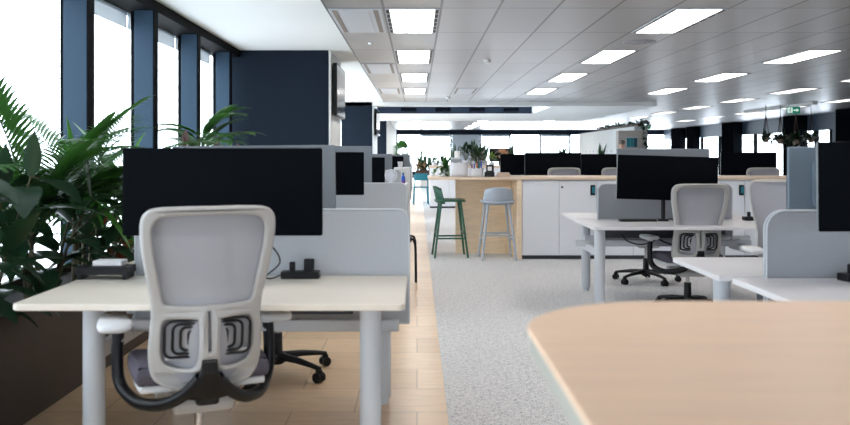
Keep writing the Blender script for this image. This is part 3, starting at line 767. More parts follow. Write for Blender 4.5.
b = MB(); b.box(-2.2, 2.4, -.02, .95, 0, .05, .003); b.build('worktop', 'oak_top', t)
# end cabinets on the window benches
for (x0, x1, y0, y1, h, lab) in ((-.52, -.10, 8.98, 9.4, .965, 'low pale cabinet under the white desk fan'), (-.33, -.1, 12.1, 12.5, 1.09, 'narrow pale cabinet under the white cup')):
    t = thing('side_cabinet', lab, 'cabinet', ((x0+x1)/2, y0, 0)); w2 = (x1-x0)/2
    bx(-w2, w2, .018, y1-y0, 0, h, .004).build('body', 'cabinet', t); bx(-w2+.004, w2-.004, 0, .016, .04, h-.02, .003).build('door', 'cabinet', t)

# ------------------------------------------------------------------ bar stools
def make_stool(name, label, key, loc, rz, sh=.71):
    t = thing(name, label, 'bar stool', loc, rz, 'bar stools')    # sitter faces +y
    b = MB(); poly = smooth_loop([(-.19, -.14), (-.10, -.185), (.10, -.185), (.19, -.14), (.195, .05), (.17, .16), (.08, .19), (-.08, .19), (-.17, .16), (-.195, .05)], 4)
    b.plate(poly, 'z', sh-.028, sh, .008, smooth=True, fn=lambda x, y, z: (x, y, z+.25*x*x)); b.build('seat', key, t)
    # curved shell backrest
    n = 18; vs = []; fs = []
    zs = [sh-.045, sh+.03, sh+.10, sh+.15, sh+.168]; ws = [.186, .182, .174, .158, .128]
    for side in (0, 1):
        for j, z in enumerate(zs):
            for i in range(n+1):
                u = -1+2*i/n; x = ws[j]*u
                y = -.175-.04*(z-sh)/.16+.10*u*u*(.75) + (.016 if side else 0)
                vs.append((x, y, z-(.05*max(0, abs(u)-.6)**2/.16 if j == 4 else 0)))
    N = (n+1)*len(zs)
    for j in range(len(zs)-1):
        for i in range(n):
            a = j*(n+1)+i; fs += [(a, a+1, a+n+2, a+n+1), (N+a, N+a+n+1, N+a+n+2, N+a+1)]
    top = (len(zs)-1)*(n+1)
    for i in range(n): fs += [(top+i, top+i+1, N+top+i+1, N+top+i), (i, N+i, N+i+1, i+1)]
    for j in range(len(zs)-1):
        a = j*(n+1); c = a+n; fs += [(a, a+n+1, N+a+n+1, N+a), (c, N+c, N+c+n+1, c+n+1)]
    b = MB(); b.add(vs, fs, True); b.build('backrest', key, t)
    F = {}
    for sx in (-1, 1):
        for sy in (-1, 1):
            top = Vector((sx*.125, sy*.12, sh-.02)); ft = Vector((sx*.205, sy*.205, 0)); F[sx, sy] = (top, ft)
            b = MB(); b.tube([top, ft], [.0165, .0125], 12); b.build('leg', key, t)
    def at(sx, sy, z): tp, ft = F[sx, sy]; return ft+(tp-ft)*(z/tp.z)
    for (a, c, z) in (((-1, -1), (1, -1), .30), ((-1, 1), (1, 1), .30), ((-1, -1), (-1, 1), .24), ((1, -1), (1, 1), .24)):
        b = MB(); b.tube([at(*a, z), at(*c, z)], .011, 10); b.build('footrest', key, t)
    return t
make_stool('bar_stool', 'pale grey bar stool with a rounded shell back at the counter', 'blue_grey_paint', (.975, 10.37, .004), .05)
make_stool('bar_stool', 'dark green bar stool facing right at the counter end', 'green_paint', (.41, 10.62, .004), -PI/2+.06)

# ------------------------------------------------------------------ foreground table
t = thing('curved_table', 'pale timber table with a rounded corner filling the right foreground', 'table', (1.35, .9, 0))
def table_poly(off):
    pts = []; X0, Y1, r = .172+off, 1.575-off, .27
    pts += [(X0, .25+off)]
    for k in range(15):
        a = PI-.5*PI*k/14; pts.append((X0+r*1.05+r*1.05*math.cos(a), Y1-r+r*math.sin(a)))
    pts += [(2.4-off, Y1), (2.4-off, .25+off)]
    return [(x-1.35, y-.9) for (x, y) in pts]
b = MB(); b.plate(table_poly(0), 'z', .993, 1.0, .002); b.build('tabletop', 'table_oak', t)
b = MB(); b.plate(table_poly(.002), 'z', .962, .993, .002); b.build('edge_band', 'table_edge', t)
for (x, y) in ((-.6, -.3), (.8, -.3), (.8, .4), (-.35, .3)):
    b = MB(); b.cyl((x, y, .0), (x, y, .962), .03); b.build('leg', 'pale_metal', t)

# ------------------------------------------------------------------ desk clutter
def phone_dock(loc, rz, lab):
    t = thing('desk_dock', lab, 'phone dock', loc, rz, 'black desk docks')
    b = MB(); b.box(-.085, .085, -.035, .035, 0, .032, .004); b.build('base', 'black_plastic', t)
    b = MB(); b.box(-.024, .024, .0, .012, .03, .085, .004, rot=Matrix.Rotation(-.15, 3, 'X')); b.v = [(v[0]+.035, v[1]+.008, v[2]) for v in b.v]; b.build('cradle', 'black_plastic', t)
    b = MB(); b.box(-.05, -.025, -.01, .015, .03, .072, .004); b.build('plug', 'black_plastic', t)
phone_dock((-.52, 3.80, .72), 0, 'black dock with a small upright device on the left foreground desk')
phone_dock((1.94, 3.73, .72), .2, 'small black dock at the right edge before the felt screen')
phone_dock((2.83, 7.15, .72), 0, 'small black dock right of the tucked chair on the carpet bench')
def cable(pts, lab, r=.0035):
    b = MB(); b.tube(smooth_path(pts, 6), r, 6); tag(b.build('cable', 'black_matte'), lab, 'cable', 'black cables')
cable([(-.60, 3.80, .737), (-.64, 3.74, .727), (-.66, 3.72, .74), (-.60, 3.72, .80), (-.63, 3.70, .87), (-.70, 3.64, .93), (-.78, 3.63, .94)], 'black cable rising behind the nearest chair beside the dock')
cable([(1.85, 7.2, .728), (1.95, 7.12, .726), (2.05, 7.22, .726), (2.16, 7.16, .728), (2.1, 7.08, .74)], 'black cable lying before the carpet bench screen')
cable([(1.72, 7.14, .60), (1.76, 7.09, .55), (1.86, 7.08, .525), (1.97, 7.09, .55), (2.02, 7.14, .60)], 'black cable looping below the bench tray, left of a pair', .006)
cable([(1.98, 7.14, .60), (2.05, 7.09, .55), (2.16, 7.08, .52), (2.28, 7.09, .545), (2.32, 7.14, .60)], 'black cable looping below the bench tray, right of a pair', .006)
t = thing('monitor_riser', 'low black riser shelf at the back of the left foreground desk', 'riser', (-1.39, 3.80, .72))
b = MB(); b.box(-.115, .115, -.06, .06, .022, .056, .003); b.build('shelf', 'black_plastic', t)
for s in (-1, 1): bx(s*.1-.008, s*.1+.008, -.055, .055, 0, .022).build('foot', 'black_plastic', t)
tag(bx(-1.44, -1.31, 3.77, 3.85, .777, .80, .004).build('notebook', 'paper'), 'white notebook lying on the black riser shelf', 'notebook')
t = thing('keyboard', 'slim black keyboard on the bench below the tilted monitor', 'keyboard', (1.83, 7.05, .72))
bx(-.15, .15, -.045, .045, 0, .014, .003).build('case', 'black_plastic', t)
b = MB()
for r_ in range(4):
    for c_ in range(12): b.box(-.14+c_*.0235, -.12+c_*.0235, -.038+r_*.02, -.022+r_*.02, .014, .018)
b.build('keys', 'black_matte', t)
tag(bx(2.74, 2.92, 7.5, 7.78, .7205, .726).build('paper_sheet', 'paper'), 'white paper sheets on the far half of the carpet bench', 'paper')
# fan, bottle, cup
t = thing('desk_fan', 'small round white desk fan on the low pale cabinet', 'fan', (-.28, 9.15, .965))
b = MB(); b.lathe([(.04, 0), (.04, .008), (.012, .016), (.01, .03)], (0, 0, 0), 18); b.build('base', 'white_pot', t)
b = MB()
for k in range(3):
    rr = .062-.018*k; b.tube([(rr*math.cos(2*PI*i/24), -.02, .085+rr*math.sin(2*PI*i/24)) for i in range(25)], .003, 6, False)
for k in range(16):
    a = 2*PI*k/16; b.tube([(0, -.026, .085), (.062*math.cos(a), -.018, .085+.062*math.sin(a))], .0016, 4, False)
b.tube([(.062*math.cos(2*PI*i/24), .012, .085+.062*math.sin(2*PI*i/24)) for i in range(25)], .006, 6, False)
b.build('cage', 'white_pot', t)
b = MB(); b.tube([(0, -.008, .085), (0, .03, .085)], [.016, .02], 14)
for k in range(4):
    a = PI/2*k; b.leaf((0, -.005, .085), (math.cos(a), 0, math.sin(a)), .055, .05, 0, 4, .1, (0, 1, .3))
b.build('blades', 'white_pot', t)
t = thing('spray_bottle', 'small blue bottle with a purple base beside the desk fan', 'bottle', (-.148, 9.15, .965))
b = MB(); b.lathe([(.02, 0), (.021, .03)], (0, 0, 0), 14); b.build('lower_band', 'purple', t)
b = MB(); b.lathe([(.021, .03), (.021, .065), (.009, .085), (.009, .095)], (0, 0, 0), 14); b.build('body', 'blue', t)
b = MB(); b.lathe([(.011, .095), (.011, .115)], (0, 0, 0), 12); b.build('cap', 'teal_print', t)
b = MB(); b.lathe([(.03, 0), (.04, .085), (.036, .085), (.028, .008)], (-.24, 12.25, 1.09), 18); tag(b.build('cup', 'white_pot'), 'white cup on the narrow pale cabinet', 'cup')
# low tube stool beside the second bench
t = thing('tube_stool', 'low stool on a bent black tube frame beside the second bench', 'stool', (-.19, 8.62, 0))
b = MB(); b.plate(rrect(-.15, .14, -.16, .16, .04), 'z', .40, .44, .012); b.build('seat', 'seat', t)
for yy in (-.15, .15):
    b = MB(); b.tube(smooth_path([(-.18, yy, 0), (-.18, yy, .36), (-.15, yy, .435), (.12, yy, .435), (.165, yy, .40), (.175, yy, .30), (.18, yy, 0)], 5), .0125, 10); b.build('leg_frame', 'black_plastic', t)

# wall screens on the column sides
for i, (y0, y1, lab) in enumerate(((11.47, 12.75, 'black wall screen on the side of the nearer navy column'), (22.7, 24.6, 'wall screen on the side of the farther navy column'))):
    t = thing('wall_screen', lab, 'television', (-1.155, (y0+y1)/2, 2.16), 0, 'wall screens'); L = (y1-y0)/2
    bx(0, .02, -.15, .15, -.12, .12).build('bracket', 'black_matte', t)
    bx(.02, .075, -L, L, -.355, .355, .006).build('case', 'black_plastic', t); bx(.075, .078, -L+.015, L-.015, -.335, .335).build('screen', 'tv_screen', t)

# ------------------------------------------------------------------ plants
def rd(a, b): return random.uniform(a, b)
def frond(mb, base, az, el, L, droop, leaf=.26, n=16, W=.022):
    d = Vector((math.cos(az)*math.cos(el), math.sin(az)*math.cos(el), math.sin(el))); p = Vector(base); pts = [p.copy()]; ds = [d.copy()]
    for i in range(n): p = p+d*(L/n); d = (d+Vector((0, 0, -droop/n))).normalized(); pts.append(p.copy()); ds.append(d.copy())
    mb.tube(pts, [.006-.004*i/n for i in range(n+1)], 5)
    for i in range(max(2, n//5), n+1):
        t = i/n; side = ds[i].cross(Vector((0, 0, 1)));
        if side.length < .01: continue
        side.normalize(); l = leaf*(1-.6*abs(t-.5)**1.3*1.6)*rd(.85, 1.1)
        for s in (-1, 1):
            for off in (0, .5):
                q = pts[i]-ds[i]*(L/n*off); mb.leaf(q, side*s*1.0+ds[i]*(.55+.5*t)+Vector((0, 0, .18)), l, W, .55, 4, .15)
def palm(name, loc, label, group, fr=9, L=.8, h=.35, azs=None, leaf=.28, W=.024, el=(.7, 1.3), droop=(.9, 1.5), key='leaf_palm'):
    t = thing(name, label, 'plant', loc, 0, group); b = MB(); s = MB()
    for k in range(3): s.tube(smooth_path([(rd(-.03, .03), rd(-.03, .03), -.03), (rd(-.04, .04), rd(-.04, .04), h*.6), (rd(-.02, .02), rd(-.02, .02), h)], 4), [.016-.0005*i for i in range(9)], 8)
    for k in range(fr):
        az = azs[k % len(azs)]+rd(-.2, .2) if azs else 2*PI*k/fr+rd(-.25, .25)
        frond(b, (rd(-.02, .02), rd(-.02, .02), h*rd(.7, 1)), az, rd(*el), L*rd(.75, 1.1), rd(*droop), leaf, 15, W)
    b.build('foliage', key, t); s.build('stem', 'bark', t); return t
def broad(name, loc, label, group, n=26, H=.9, L=.3, W=.13, key='leaf_dark', spread=.25, droop=.9, el=(.0, .9), stems=3):
    t = thing(name, label, 'plant', loc, 0, group); b = MB(); s = MB()
    for k in range(stems):
        a = 2*PI*k/stems+rd(-.4, .4); tip = Vector((math.cos(a)*spread, math.sin(a)*spread, H*rd(.8, 1.05)))
        path = smooth_path([(tip.x*.1, tip.y*.1, -.03), (tip.x*.45, tip.y*.45, H*.45), tip], 6); s.tube(path, [.011-.007*i/12 for i in range(len(path))], 7)
        m = n//stems
        for i in range(m):
            q = path[min(len(path)-1, int((.22+.78*i/max(1, m-1))*(len(path)-1)))]
            az = i*2.4+a; e = rd(*el); d = Vector((math.cos(az)*math.cos(e), math.sin(az)*math.cos(e), math.sin(e)))
            pe = q+d*.05; s.tube([q, pe], .004, 5); b.leaf(pe, d, L*rd(.75, 1.15), W*rd(.8, 1.15), droop*rd(.6, 1.3), 6, .2)
        b.leaf(tip, (rd(-.2, .2), rd(-.2, .2), 1), L*.7, W*.6, .3, 5, .3)
    b.build('foliage', key, t); s.build('stem', 'bark', t); return t
def straps(b, base, n, L, W, el=(.9, 1.45), droop=.7, az0=0):
    for k in range(n):
        az = az0+2.4*k+rd(-.3, .3); e = rd(*el); b.leaf((base[0]+rd(-.02, .02), base[1]+rd(-.02, .02), base[2]), (math.cos(az)*math.cos(e), math.sin(az)*math.cos(e), math.sin(e)), L*rd(.6, 1.1), W*rd(.8, 1.2), droop*rd(.5, 1.4), 7, .35, None, 0, 2.2)
def strappy(name, loc, label, group, n=16, L=.6, W=.05, key='leaf_mid', h=.3, el=(.6, 1.4), droop=1.1):
    t = thing(name, label, 'plant', loc, 0, group); b = MB(); straps(b, (0, 0, h), n, L, W, el, droop); b.build('foliage', key, t)
    s = MB(); s.tube([(0, 0, -.03), (.01, 0, h*.5), (0, 0, h+.02)], .016, 8); s.build('stem', 'bark', t); return t

t = thing('window_planter', 'long dark brown planter box below the left windows', 'planter', (-2.09, 5.2, 0))
b = MB(); h = .55
for (x0, x1, y0, y1) in ((-.24, -.215, -4.2, 4.2), (.215, .24, -4.2, 4.2), (-.215, .215, -4.2, -4.175), (-.215, .215, 4.175, 4.2)): b.box(x0, x1, y0, y1, 0.0, h, .004)
b.build('box', 'planter', t); bx(-.215, .215, -4.175, 4.175, 0, h-.05).build('soil', 'soil', t)
GP = 'plants in the window planter'; z0 = .5
palm('kentia_palm', (-2.06, 4.55, z0), 'feathery palm spreading highest at the left edge', GP, 15, .88, .42, None, .32, .028, (.7, 1.3), (.8, 1.4))
palm('kentia_palm', (-2.08, 5.3, z0), 'feathery palm arching in front of the nearest blue window fin', GP, 13, .85, .38, [.3, -.5, 1.2, 2.5, 4, 5.4], .29, .026)
palm('kentia_palm', (-2.06, 8.1, z0), 'feathery palm above the wide black foreground monitor', GP, 15, .58, .92, [0, .6, 5.6, 2.8, 3.6, 1.5], .26, .022, (.5, 1.25))
broad('rubber_plant', (-1.96, 3.85, z0), 'dark glossy broad leaved plant at the left edge', GP, 48, .66, .30, .13, 'leaf_dark', .22, .9, (-.3, .9), 4)
broad('rubber_plant', (-1.98, 4.55, z0), 'dark glossy broad leaved plant below the highest palm', GP, 52, .62, .32, .13, 'leaf_dark', .26, 1.0, (-.3, .9), 4)
broad('rubber_plant', (-1.98, 5.35, z0), 'dark leaved plant behind the left end of the near desk', GP, 48, .55, .28, .11, 'leaf_dark', .26, 1.0, (-.3, .9), 4)
strappy('corn_plant', (-2.0, 4.95, z0), 'strap leaved plant with arching green leaves beneath the palms', GP, 34, .58, .06, 'leaf_mid', .5, (.0, 1.4), 1.3)
strappy('corn_plant', (-1.98, 5.75, z0), 'bushy green plant reaching to the black monitor corner', GP, 40, .48, .055, 'leaf_mid', .52, (.0, 1.35), 1.3)
broad('fiddle_fig', (-2.02, 5.95, z0), 'mid green leafy plant rising beside the black monitor', GP, 48, .66, .22, .09, 'leaf_mid', .2, .9)
broad('fiddle_fig', (-2.15, 5.55, z0), 'tall leafy stem before the blue window fin', GP, 14, .95, .22, .07, 'leaf_mid', .08, .6, (.2, 1.1), 1)
broad('croton', (-1.93, 5.62, .47), 'low red leaved plant beside the black riser shelf', GP, 30, .36, .16, .06, 'leaf_red', .14, .7)
broad('croton', (-2.0, 7.55, z0), 'plant with upright purple brown leaves above the foreground monitor', GP, 18, .84, .17, .07, 'leaf_purple', .12, .3, (.6, 1.3))
broad('croton', (-2.0, 8.9, z0), 'purple brown broad leaves beside the navy column', GP, 22, .88, .18, .075, 'leaf_purple', .15, .3, (.5, 1.3))
broad('fiddle_fig', (-2.05, 8.5, z0), 'green bush between the blue fins above the foreground monitor', GP, 48, .84, .15, .06, 'leaf_mid', .2, .7)
broad('fiddle_fig', (-2.02, 6.8, z0), 'low dark bush behind the foreground monitor', GP, 36, .5, .22, .09, 'leaf_dark', .22, .7)
broad('fiddle_fig', (-2.0, 3.2, z0), 'dark bush at the very left edge of the planter', GP, 36, .55, .24, .09, 'leaf_dark', .22, .8)

def pot(name, loc, r, h, label, cat, group, key='white_pot'):
    t = thing(name, label, cat, loc, 0, group)
    b = MB(); b.lathe([(r*.82, 0), (r, h), (r*.92, h), (r*.86, h*.85)], (0, 0, 0), 22); b.build('pot', key, t)
    b = MB(); b.lathe([(r*.86, h*.8), (r*.86, h*.86)], (0, 0, 0), 18); b.build('soil', 'soil', t); return t
def trough(loc, w2, d2, h, label, group, key='white_pot'):
    t = thing('plant_trough', label, 'planter', loc, 0, group)
    b = MB(); b.box(-w2, w2, -d2, d2, 0, h, .008); b.build('box', key, t)
    bx(-w2+.02, w2-.02, -d2+.02, d2-.02, h, h+.006).build('soil', 'soil', t); return t
def snake(loc, label, group, n=9, L=.45, W=.05, potr=.1, poth=.14, key='white_pot', leaf='leaf_spike'):
    t = pot('snake_plant', loc, potr, poth, label, 'plant', group, key); b = MB(); straps(b, (0, 0, poth*.85), n, L, W, (1.2, 1.52), .1); 
    b.build('foliage', leaf, t); return t
def bushy(loc, label, group, n=30, r=.16, key='leaf_mid', potr=.09, poth=.13, L=.1, W=.05, pk='white_pot', hs=.12):
    t = pot('potted_plant', loc, potr, poth, label, 'plant', group, pk); b = MB(); s = MB()
    for k in range(n):
        az = rd(0, 2*PI); e = rd(.1, 1.4); d = Vector((math.cos(az)*math.cos(e), math.sin(az)*math.cos(e), math.sin(e))); q = Vector((0, 0, poth+hs))+d*r*rd(.3, 1)
        b.leaf(q, d, L*rd(.7, 1.2), W, .7, 4, .2)
        if k % 3 == 0: s.tube([(0, 0, poth*.84), q], .003, 5)
    b.build('foliage', key, t); s.build('stem', 'bark', t); return t
def trailing(mb, base, n, L, az, big=1.):
    for k in range(n):
        a = az+rd(-.8, .8); p = Vector(base); d = Vector((math.cos(a)*.5, math.sin(a)*.5, rd(.1, .6))); l = L*rd(.5, 1.1)
        for i in range(10):
            q = p+d.normalized()*(l/10); mb.tube([p, q], .0025, 4, False); d = (d.normalized()+Vector((0, 0, -.28)))
            mb.leaf(q, (rd(-1, 1), rd(-1, 1), rd(-.3, .6)), rd(.04, .065)*big, rd(.03, .045)*big, .6, 3, .2); p = q
GCT = 'plants on the far storage counter'; zc = 1.017
snake((.62, 20.6, zc), 'small dark spiky plant at the left end of the far counter', GCT, 9, .24, .06, .08, .09)
bushy((.42, 20.55, zc), 'low dark bushy plant at the very end of the far counter', GCT, 26, .08, 'leaf_spike', .07, .08, .08, .04, 'white_pot', .03)
snake((.92, 20.6, zc), 'spiky plant on the far counter above the white roll', GCT, 10, .44, .075, .08, .12)
snake((1.38, 20.6, zc), 'tall dark spiky plant on the far counter, left of a pair', GCT, 18, .52, .085, .11, .12)
snake((1.62, 20.7, zc), 'tall dark spiky plant on the far counter, right of a pair', GCT, 16, .48, .085, .11, .12)
bushy((1.18, 20.5, zc), 'dark leafy plant in the middle of the spiky plants', GCT, 70, .24, 'leaf_dark', .1, .12, .13, .065)
bushy((1.80, 20.55, zc), 'lime green bushy plant beside the pink one on the far counter', GCT, 44, .16, 'leaf_lime', .08, .08, .08, .04, 'white_pot', .04)
bushy((2.08, 20.55, zc), 'pinkish leaved plant on the far counter left of the black monitors', GCT, 60, .20, 'leaf_pink', .09, .1, .12, .05, 'tan_pot', .08)
snake((2.30, 20.7, zc), 'spiky plant just left above the leftmost counter monitor', GCT, 9, .50, .08, .09, .12)
snake((3.5, 20.6, zc), 'spiky plant showing over the middle monitor behind the counter', GCT, 8, .44, .08, .09, .12)
snake((4.45, 20.6, zc), 'spiky plant showing over the monitor next to the standing person', GCT, 8, .46, .08, .09, .12)
# counter-top things
def wrinkled(loc, w2, d2, h, label):
    t = thing('paper_planter', label, 'container', loc, 0, 'white paper bags on the counter')
    b = MB(); vs = []; n = 24; zs = [0, .3, .65, 1.0]
    for z in zs:
        for k in range(n):
            a = 2*PI*k/n; ca, sa = math.cos(a), math.sin(a); q = (abs(ca)**4+abs(sa)**4)**-.25; j = 1+.04*math.sin(k*3.7+z*6)*(z > .1)
            vs.append((w2*ca*q*j*(1-.06*z), d2*sa*q*j*(1-.06*z), h*z+.006*math.sin(k*2.2)*(z == 1)))
    fs = [(i*n+k, i*n+(k+1) % n, (i+1)*n+(k+1) % n, (i+1)*n+k) for i in range(3) for k in range(n)]+[tuple(range(n))[::-1]]
    b.add(vs, fs, True); b.build('bag', 'white_pot', t)
    bx(-w2*.8, w2*.8, -d2*.8, d2*.8, h*.80, h*.9).build('filling', 'plinth', t); return t
wrinkled((.523, 10.62, 1.0), .115, .09, .175, 'large crumpled white paper bag at the left of the counter')
wrinkled((.74, 10.6, 1.0), .085, .07, .105, 'small crumpled white paper bag holding markers')
t = thing('storage_tub', 'grey tub sticking out of the large white paper bag', 'tub', (.49, 10.62, 1.157)); bx(-.065, .065, -.05, .05, 0, .075, .006).build('body', 'grey_metal', t); bx(-.068, .068, -.053, .053, .06, .078, .004).build('rim', 'pale_metal', t)
b = MB(); b.lathe([(.033, 0), (.035, .07), (.028, .085)], (.50, 10.6, 1.236), 16); tag(b.build('paper_roll', 'paper'), 'white paper roll standing on the grey tub', 'paper roll')
for i, (x, y, k, l) in enumerate(((.685, 10.6, 'purple', 'purple'), (.715, 10.62, 'blue', 'blue'), (.745, 10.58, 'orange', 'orange'), (.775, 10.61, 'teal_print', 'teal'), (.80, 10.59, 'blue', 'taller blue'))):
    b = MB(); b.lathe([(.009, 0), (.009, .055+.006*i), (.005, .065+.006*i)], (0, 0, 0), 10); o = b.build('marker_pen', k, None, (x, y, 1.094)); tag(o, '%s marker standing in the small white paper bag' % l, 'marker', 'markers in the paper bag')
t = thing('card_holder', 'black card holder with a white card on the counter', 'holder', (.90, 10.56, 1.0)); 
b = MB(); b.box(-.06, .06, -.04, .04, 0, .06, .006); b.build('base', 'black_plastic', t); b = MB(); b.box(-.04, .055, -.012, .018, .05, .15, .012); b.build('upright', 'black_plastic', t); bx(-.022, .028, -.0145, -.012, .075, .125).build('card', 'paper', t)
for i in range(2): tag(bx(1.0+.01*i, 1.17-.02*i, 10.55, 10.70, 1.0+.026*i, 1.025+.026*i, .003).build('card_box', 'pinkbox'), ['flat tan box on the counter, lower of two', 'flat tan box on the counter, upper of two'][i], 'box', 'flat tan boxes on the counter')
t = pot('trailing_plant', (.36, 10.8, 1.0), .055, .10, 'trailing green plant hanging at the left end of the counter', 'plant', None, 'white_pot'); b = MB()
trailing(b, (0, 0, .09), 7, .26, -1.9); trailing(b, (0, 0, .09), 5, .2, 1.0)
for k in range(10): b.leaf((0, 0, .1), (rd(-1, 1), rd(-1, 1), rd(.6, 1.6)), rd(.14, .27), .05, .7, 4, .2)
b.build('foliage', 'leaf_mid', t)
bushy((.80, 11.1, 1.0), 'leafy dark plant behind the small paper bag', 'plants on the bar counter', 70, .18, 'leaf_dark', .07, .1, .09, .045, 'plinth', .08)
# background screen, table, teal chair, plants by the aisle
t = thing('desktop_monitor', 'small black monitor far behind the counter plants', 'monitor', (2.1, 21.6, .72)); 
bx(-.27, .27, -.012, .012, .38, .72, .004).build('panel', 'black_plastic', t); bx(-.25, .25, -.014, -.012, .40, .70).build('screen', 'screen', t); bx(-.03, .03, .012, .03, 0, .5).build('stand', 'black_plastic', t); bx(-.1, .1, -.08, .08, 0, .012).build('base', 'black_plastic', t)
make_desk(1.4, 2.8, 21.3, 22.05, False, 'desk behind the far counter under the small black monitor', (1.5, 2.7), GB)
t = thing('dark_table', 'dark timber table behind the teal chair', 'table', (.05, 23, 0)); bx(-.5, .62, -.35, .35, .69, .72, .004).build('tabletop', 'dark_wood', t)
for sx in (-.45, .57):
    for sy in (-.3, .3): bx(sx-.025, sx+.025, sy-.025, sy+.025, 0, .69).build('leg', 'dark_wood', t)
t = trough((.29, 22.9, .72), .33, .1, .14, 'dark trough with spiky plants behind the teal chair', 'planters by the far aisle', 'dark_wood')
b = MB()
for k in range(8): straps(b, (-.26+.075*k, 0, .13), 6, rd(.36, .55), .085, (1.05, 1.5), .25)
b.build('foliage', 'leaf_spike', t); b = MB()
for k in range(44): b.leaf((rd(-.36, -.08), rd(-.14, .02), rd(.12, .34)), (rd(-1, 1), rd(-1, .2), rd(-.2, 1)), .1, .05, .5, 4, .2)
b.build('pink_foliage', 'leaf_pink', t)
t = thing('teal_chair', 'teal chair standing at the end of the timber aisle', 'chair', (.1, 21.9, 0), .05)
b = MB(); b.plate(rrect(-.2, .2, -.19, .2, .05), 'z', .43, .46, .01); b.build('seat', 'teal', t)
b = MB(); b.plate(rrect(-.19, .19, .62, .80, .05), 'y', -.02, .0, .006, fn=lambda x, y, z: (x, -.2+y+.8*x*x-.05*(z-.6), z)); b.build('backrest', 'teal', t)
for sx in (-1, 1):
    b = MB(); b.tube([(sx*.16, -.18, .70), (sx*.17, -.18, .44), (sx*.19, -.21, 0)], .016, 10); b.build('leg', 'teal', t)
    b = MB(); b.tube([(sx*.17, .16, .44), (sx*.19, .19, 0)], .016, 10); b.build('leg', 'teal', t)
t = thing('potted_tree', 'round green tree in a tall pot at the far end of the aisle', 'plant', (-.48, 27, 0))
b = MB(); b.lathe([(.18, 0), (.22, .7), (.2, .7), (.18, .62)], (0, 0, 0), 20); b.build('pot', 'white_pot', t)
b = MB(); b.tube([(0, 0, .6), (.02, 0, .9), (0, 0, 1.3)], .018, 8); b.lathe([(.185, .6), (.185, .63)], (0, 0, 0), 16); b.build('trunk', 'bark', t); b = MB()
for k in range(620):
    az = rd(0, 2*PI); e = rd(-.9, 1.5); rr = .25*rd(.5, 1)**.6; d = Vector((math.cos(az)*math.cos(e), math.sin(az)*math.cos(e), math.sin(e))); b.leaf(Vector((0, 0, 1.42))+d*rr*Vector((1, 1, 1.1)).x, d+Vector((0, 0, .3)), .085, .05, .7, 4, .2)
b.build('foliage', 'leaf_mid', t)

# ------------------------------------------------------------------ right background: partition, person, hanging plants
t = thing('locker_bank', 'long white locker bank running away behind the beige cabinet', 'lockers', (7.28, 27.65, 0))
bx(-.2, .22, 0, 9.4, 0, 2.2, .004).build('body', 'white_paint', t)
for i in range(12):
    for j in range(2):
        d = bx(-.215, -.2, .02+.78*i, .78+.78*i, .06+1.07*j, 1.11+1.07*j, .003).build('door', 'white_paint', t)
        bx(-.228, -.215, .08+.78*i, .13+.78*i, .62+.75*j, .70+.75*j, .003).build('latch', 'grey_metal', d)
t = thing('planter_trough', 'dark trough of trailing plants running along the locker top', 'planter', (7.28, 27.65, 2.2))
b = MB(); b.box(-.08, .08, .02, 6.4, 0, .10, .004); b.build('trough', 'dark_wood', t)
b = MB()
for k in range(64):
    y = .05+6.3*k/63
    for q in range(6): b.leaf((rd(-.1, .08), y+rd(-.04, .04), .10+rd(-.04, .05)), (rd(-1, 1), rd(-1, 1), rd(-.3, .8)), rd(.10, .18), .07, .9, 4, .2)
for k in range(12): trailing(b, (rd(.0, .1), rd(-.05, .05), .1), 1, rd(.5, 1.0), rd(-2.2, -.2), 2.)
for k in range(90): b.leaf((rd(.02, .26), rd(-.10, .0), rd(-.95, .15)), (rd(-1, 1), rd(-1, .1), rd(-.8, .5)), rd(.1, .17), .07, .7, 4, .2)
b.build('foliage', 'leaf_dark', t)
t = thing('display_cabinet', 'beige display cabinet with a teal picture behind the person', 'cabinet', (6.86, 27.2, 0))
bx(-.42, .36, 0, .3, 0, 2.05, .004).build('body', 'beige', t)
for i in range(5): bx(-.415, .355, -.004, 0, .35+.36*i, .357+.36*i).build('joint', 'plinth', t)
p = bx(-.17, .2, -.02, -.004, 1.5, 1.84, .003).build('picture', 'pale_metal', t)
for i, k in enumerate(('teal_print', 'teal_print', 'teal_dark')): bx(-.155+.115*i, -.045+.115*i, -.023, -.02, 1.52, 1.82).build('picture_stripe', k, p)
bx(-.08, .18, -.02, -.004, 1.2, 1.38, .003).build('teal_box', 'teal_print', t)
# standing person, only head and shoulders above the monitors
t = thing('person', 'person with short grey hair and a pale shirt, head above the monitors', 'person', (6.42, 26.6, 0), 2.4)
me = bpy.data.meshes.new('body'); J = [(0, 0, .93), (0, .01, 1.15), (0, 0, 1.38), (0, .01, 1.47), (0, .03, 1.56), (0, .03, 1.66), (-.09, 0, .9), (-.1, .02, .5), (-.1, -.02, .07), (-.1, .12, .03), (.09, 0, .9), (.1, .02, .5), (.1, -.02, .07), (.1, .12, .03), (-.17, 0, 1.37), (-.22, .02, 1.1), (-.2, .18, .95), (-.19, .26, .93), (.17, 0, 1.37), (.22, .02, 1.1), (.2, .18, .95), (.19, .26, .93)]
E = [(0, 1), (1, 2), (2, 3), (3, 4), (4, 5), (0, 6), (6, 7), (7, 8), (8, 9), (0, 10), (10, 11), (11, 12), (12, 13), (2, 14), (14, 15), (15, 16), (16, 17), (2, 18), (18, 19), (19, 20), (20, 21)]
RR = [.13, .125, .12, .055, .085, .08, .085, .06, .042, .035, .085, .06, .042, .035, .06, .045, .034, .03, .06, .045, .034, .03]
me.from_pydata(J, E, []); o = bpy.data.objects.new('body', me); C.objects.link(o); o.parent = t
sk = o.modifiers.new('skin', 'SKIN'); sb = o.modifiers.new('sub', 'SUBSURF'); sb.levels = sb.render_levels = 2
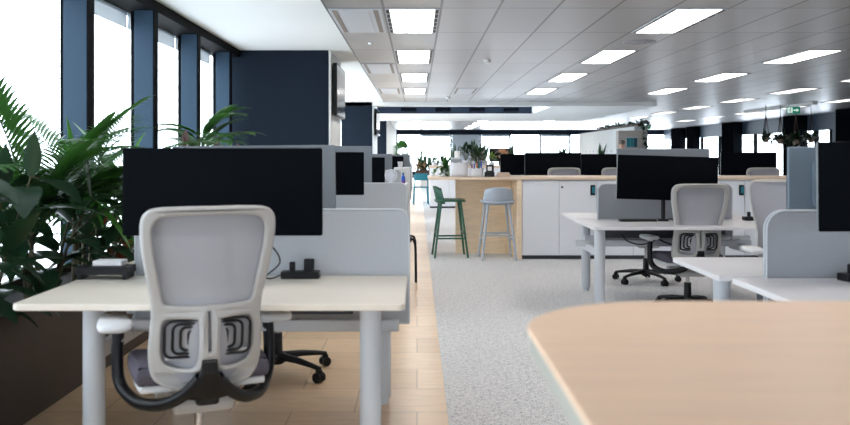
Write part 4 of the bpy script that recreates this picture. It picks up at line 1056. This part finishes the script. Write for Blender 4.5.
for i, v in enumerate(me.skin_vertices[0].data): v.radius = (RR[i]*(1.25 if i in (0, 1, 2) else 1), RR[i]); v.use_root = (i == 0)
bpy.context.view_layer.update()
ev = o.evaluated_get(bpy.context.evaluated_depsgraph_get()); nm = bpy.data.meshes.new_from_object(ev); o.modifiers.clear(); o.data = nm; nm.materials.clear()
for k in ('skin', 'shirt', 'trousers'): nm.materials.append(M[k])
for p in nm.polygons:
    z = p.center.z; p.use_smooth = True; p.material_index = 0 if z > 1.45 or (z < .99 and abs(p.center.x) > .16 and p.center.y > .1 and z > .85) else (1 if z > .9 else 2)
b = MB(); b.lathe([(.0, -.01), (.09, .0), (.101, .05), (.085, .11), (.04, .14), (.004, .145)], (0, .015, 1.605), 18); b.build('hair', 'hair', t)
b = MB(); b.leaf((0, .105, 1.625), (0, .6, -1), .05, .03, 0, 3, -.8); b.build('nose', 'skin', t)
for s in (-1, 1):
    b = MB(); b.lathe([(.002, -.028), (.014, -.01), (.016, .01), (.004, .026)], (s*.088, .02, 1.62), 8); b.build('ear', 'skin', t)

def hanging(x, y, z, label, n, dense):
    t = thing('hanging_basket', label, 'hanging plant', (x, y, z), 0, 'hanging plants')
    b = MB(); b.lathe([(.06, 0), (.1, .1), (.105, .15), (.09, .15), (.07, .1)], (0, 0, 0), 18); b.build('pot', 'tan_pot', t)
    b = MB()
    for k in range(3): a = 2*PI*k/3; b.tube([(.1*math.cos(a), .1*math.sin(a), .14), (0, 0, CEIL-z-.25), (0, 0, CEIL-z)], .011, 5)
    b.build('rope', 'reed', t); b = MB()
    for k in range(dense): b.leaf((rd(-.1, .1), rd(-.1, .1), .14), (rd(-1, 1), rd(-1, 1), rd(-.2, 1.2)), rd(.2, .34), .1, 1.1, 4, .2)
    for k in range(n): trailing(b, (rd(-.08, .08), rd(-.08, .08), .14), 1, rd(.5, .9), rd(0, 6.28), 2.)
    b.build('foliage', 'leaf_dark', t)
hanging(9.85, 24, 1.62, 'hanging basket of trailing plants, leftmost of four', 6, 26)
hanging(10.3, 24.1, 1.58, 'hanging basket of dense plants, second of four from the left', 10, 40)
hanging(10.7, 24, 1.56, 'hanging basket of trailing plants, third of four from the left', 8, 34)
hanging(11.15, 24.05, 1.62, 'hanging basket in a tan pot, rightmost of four', 5, 26)
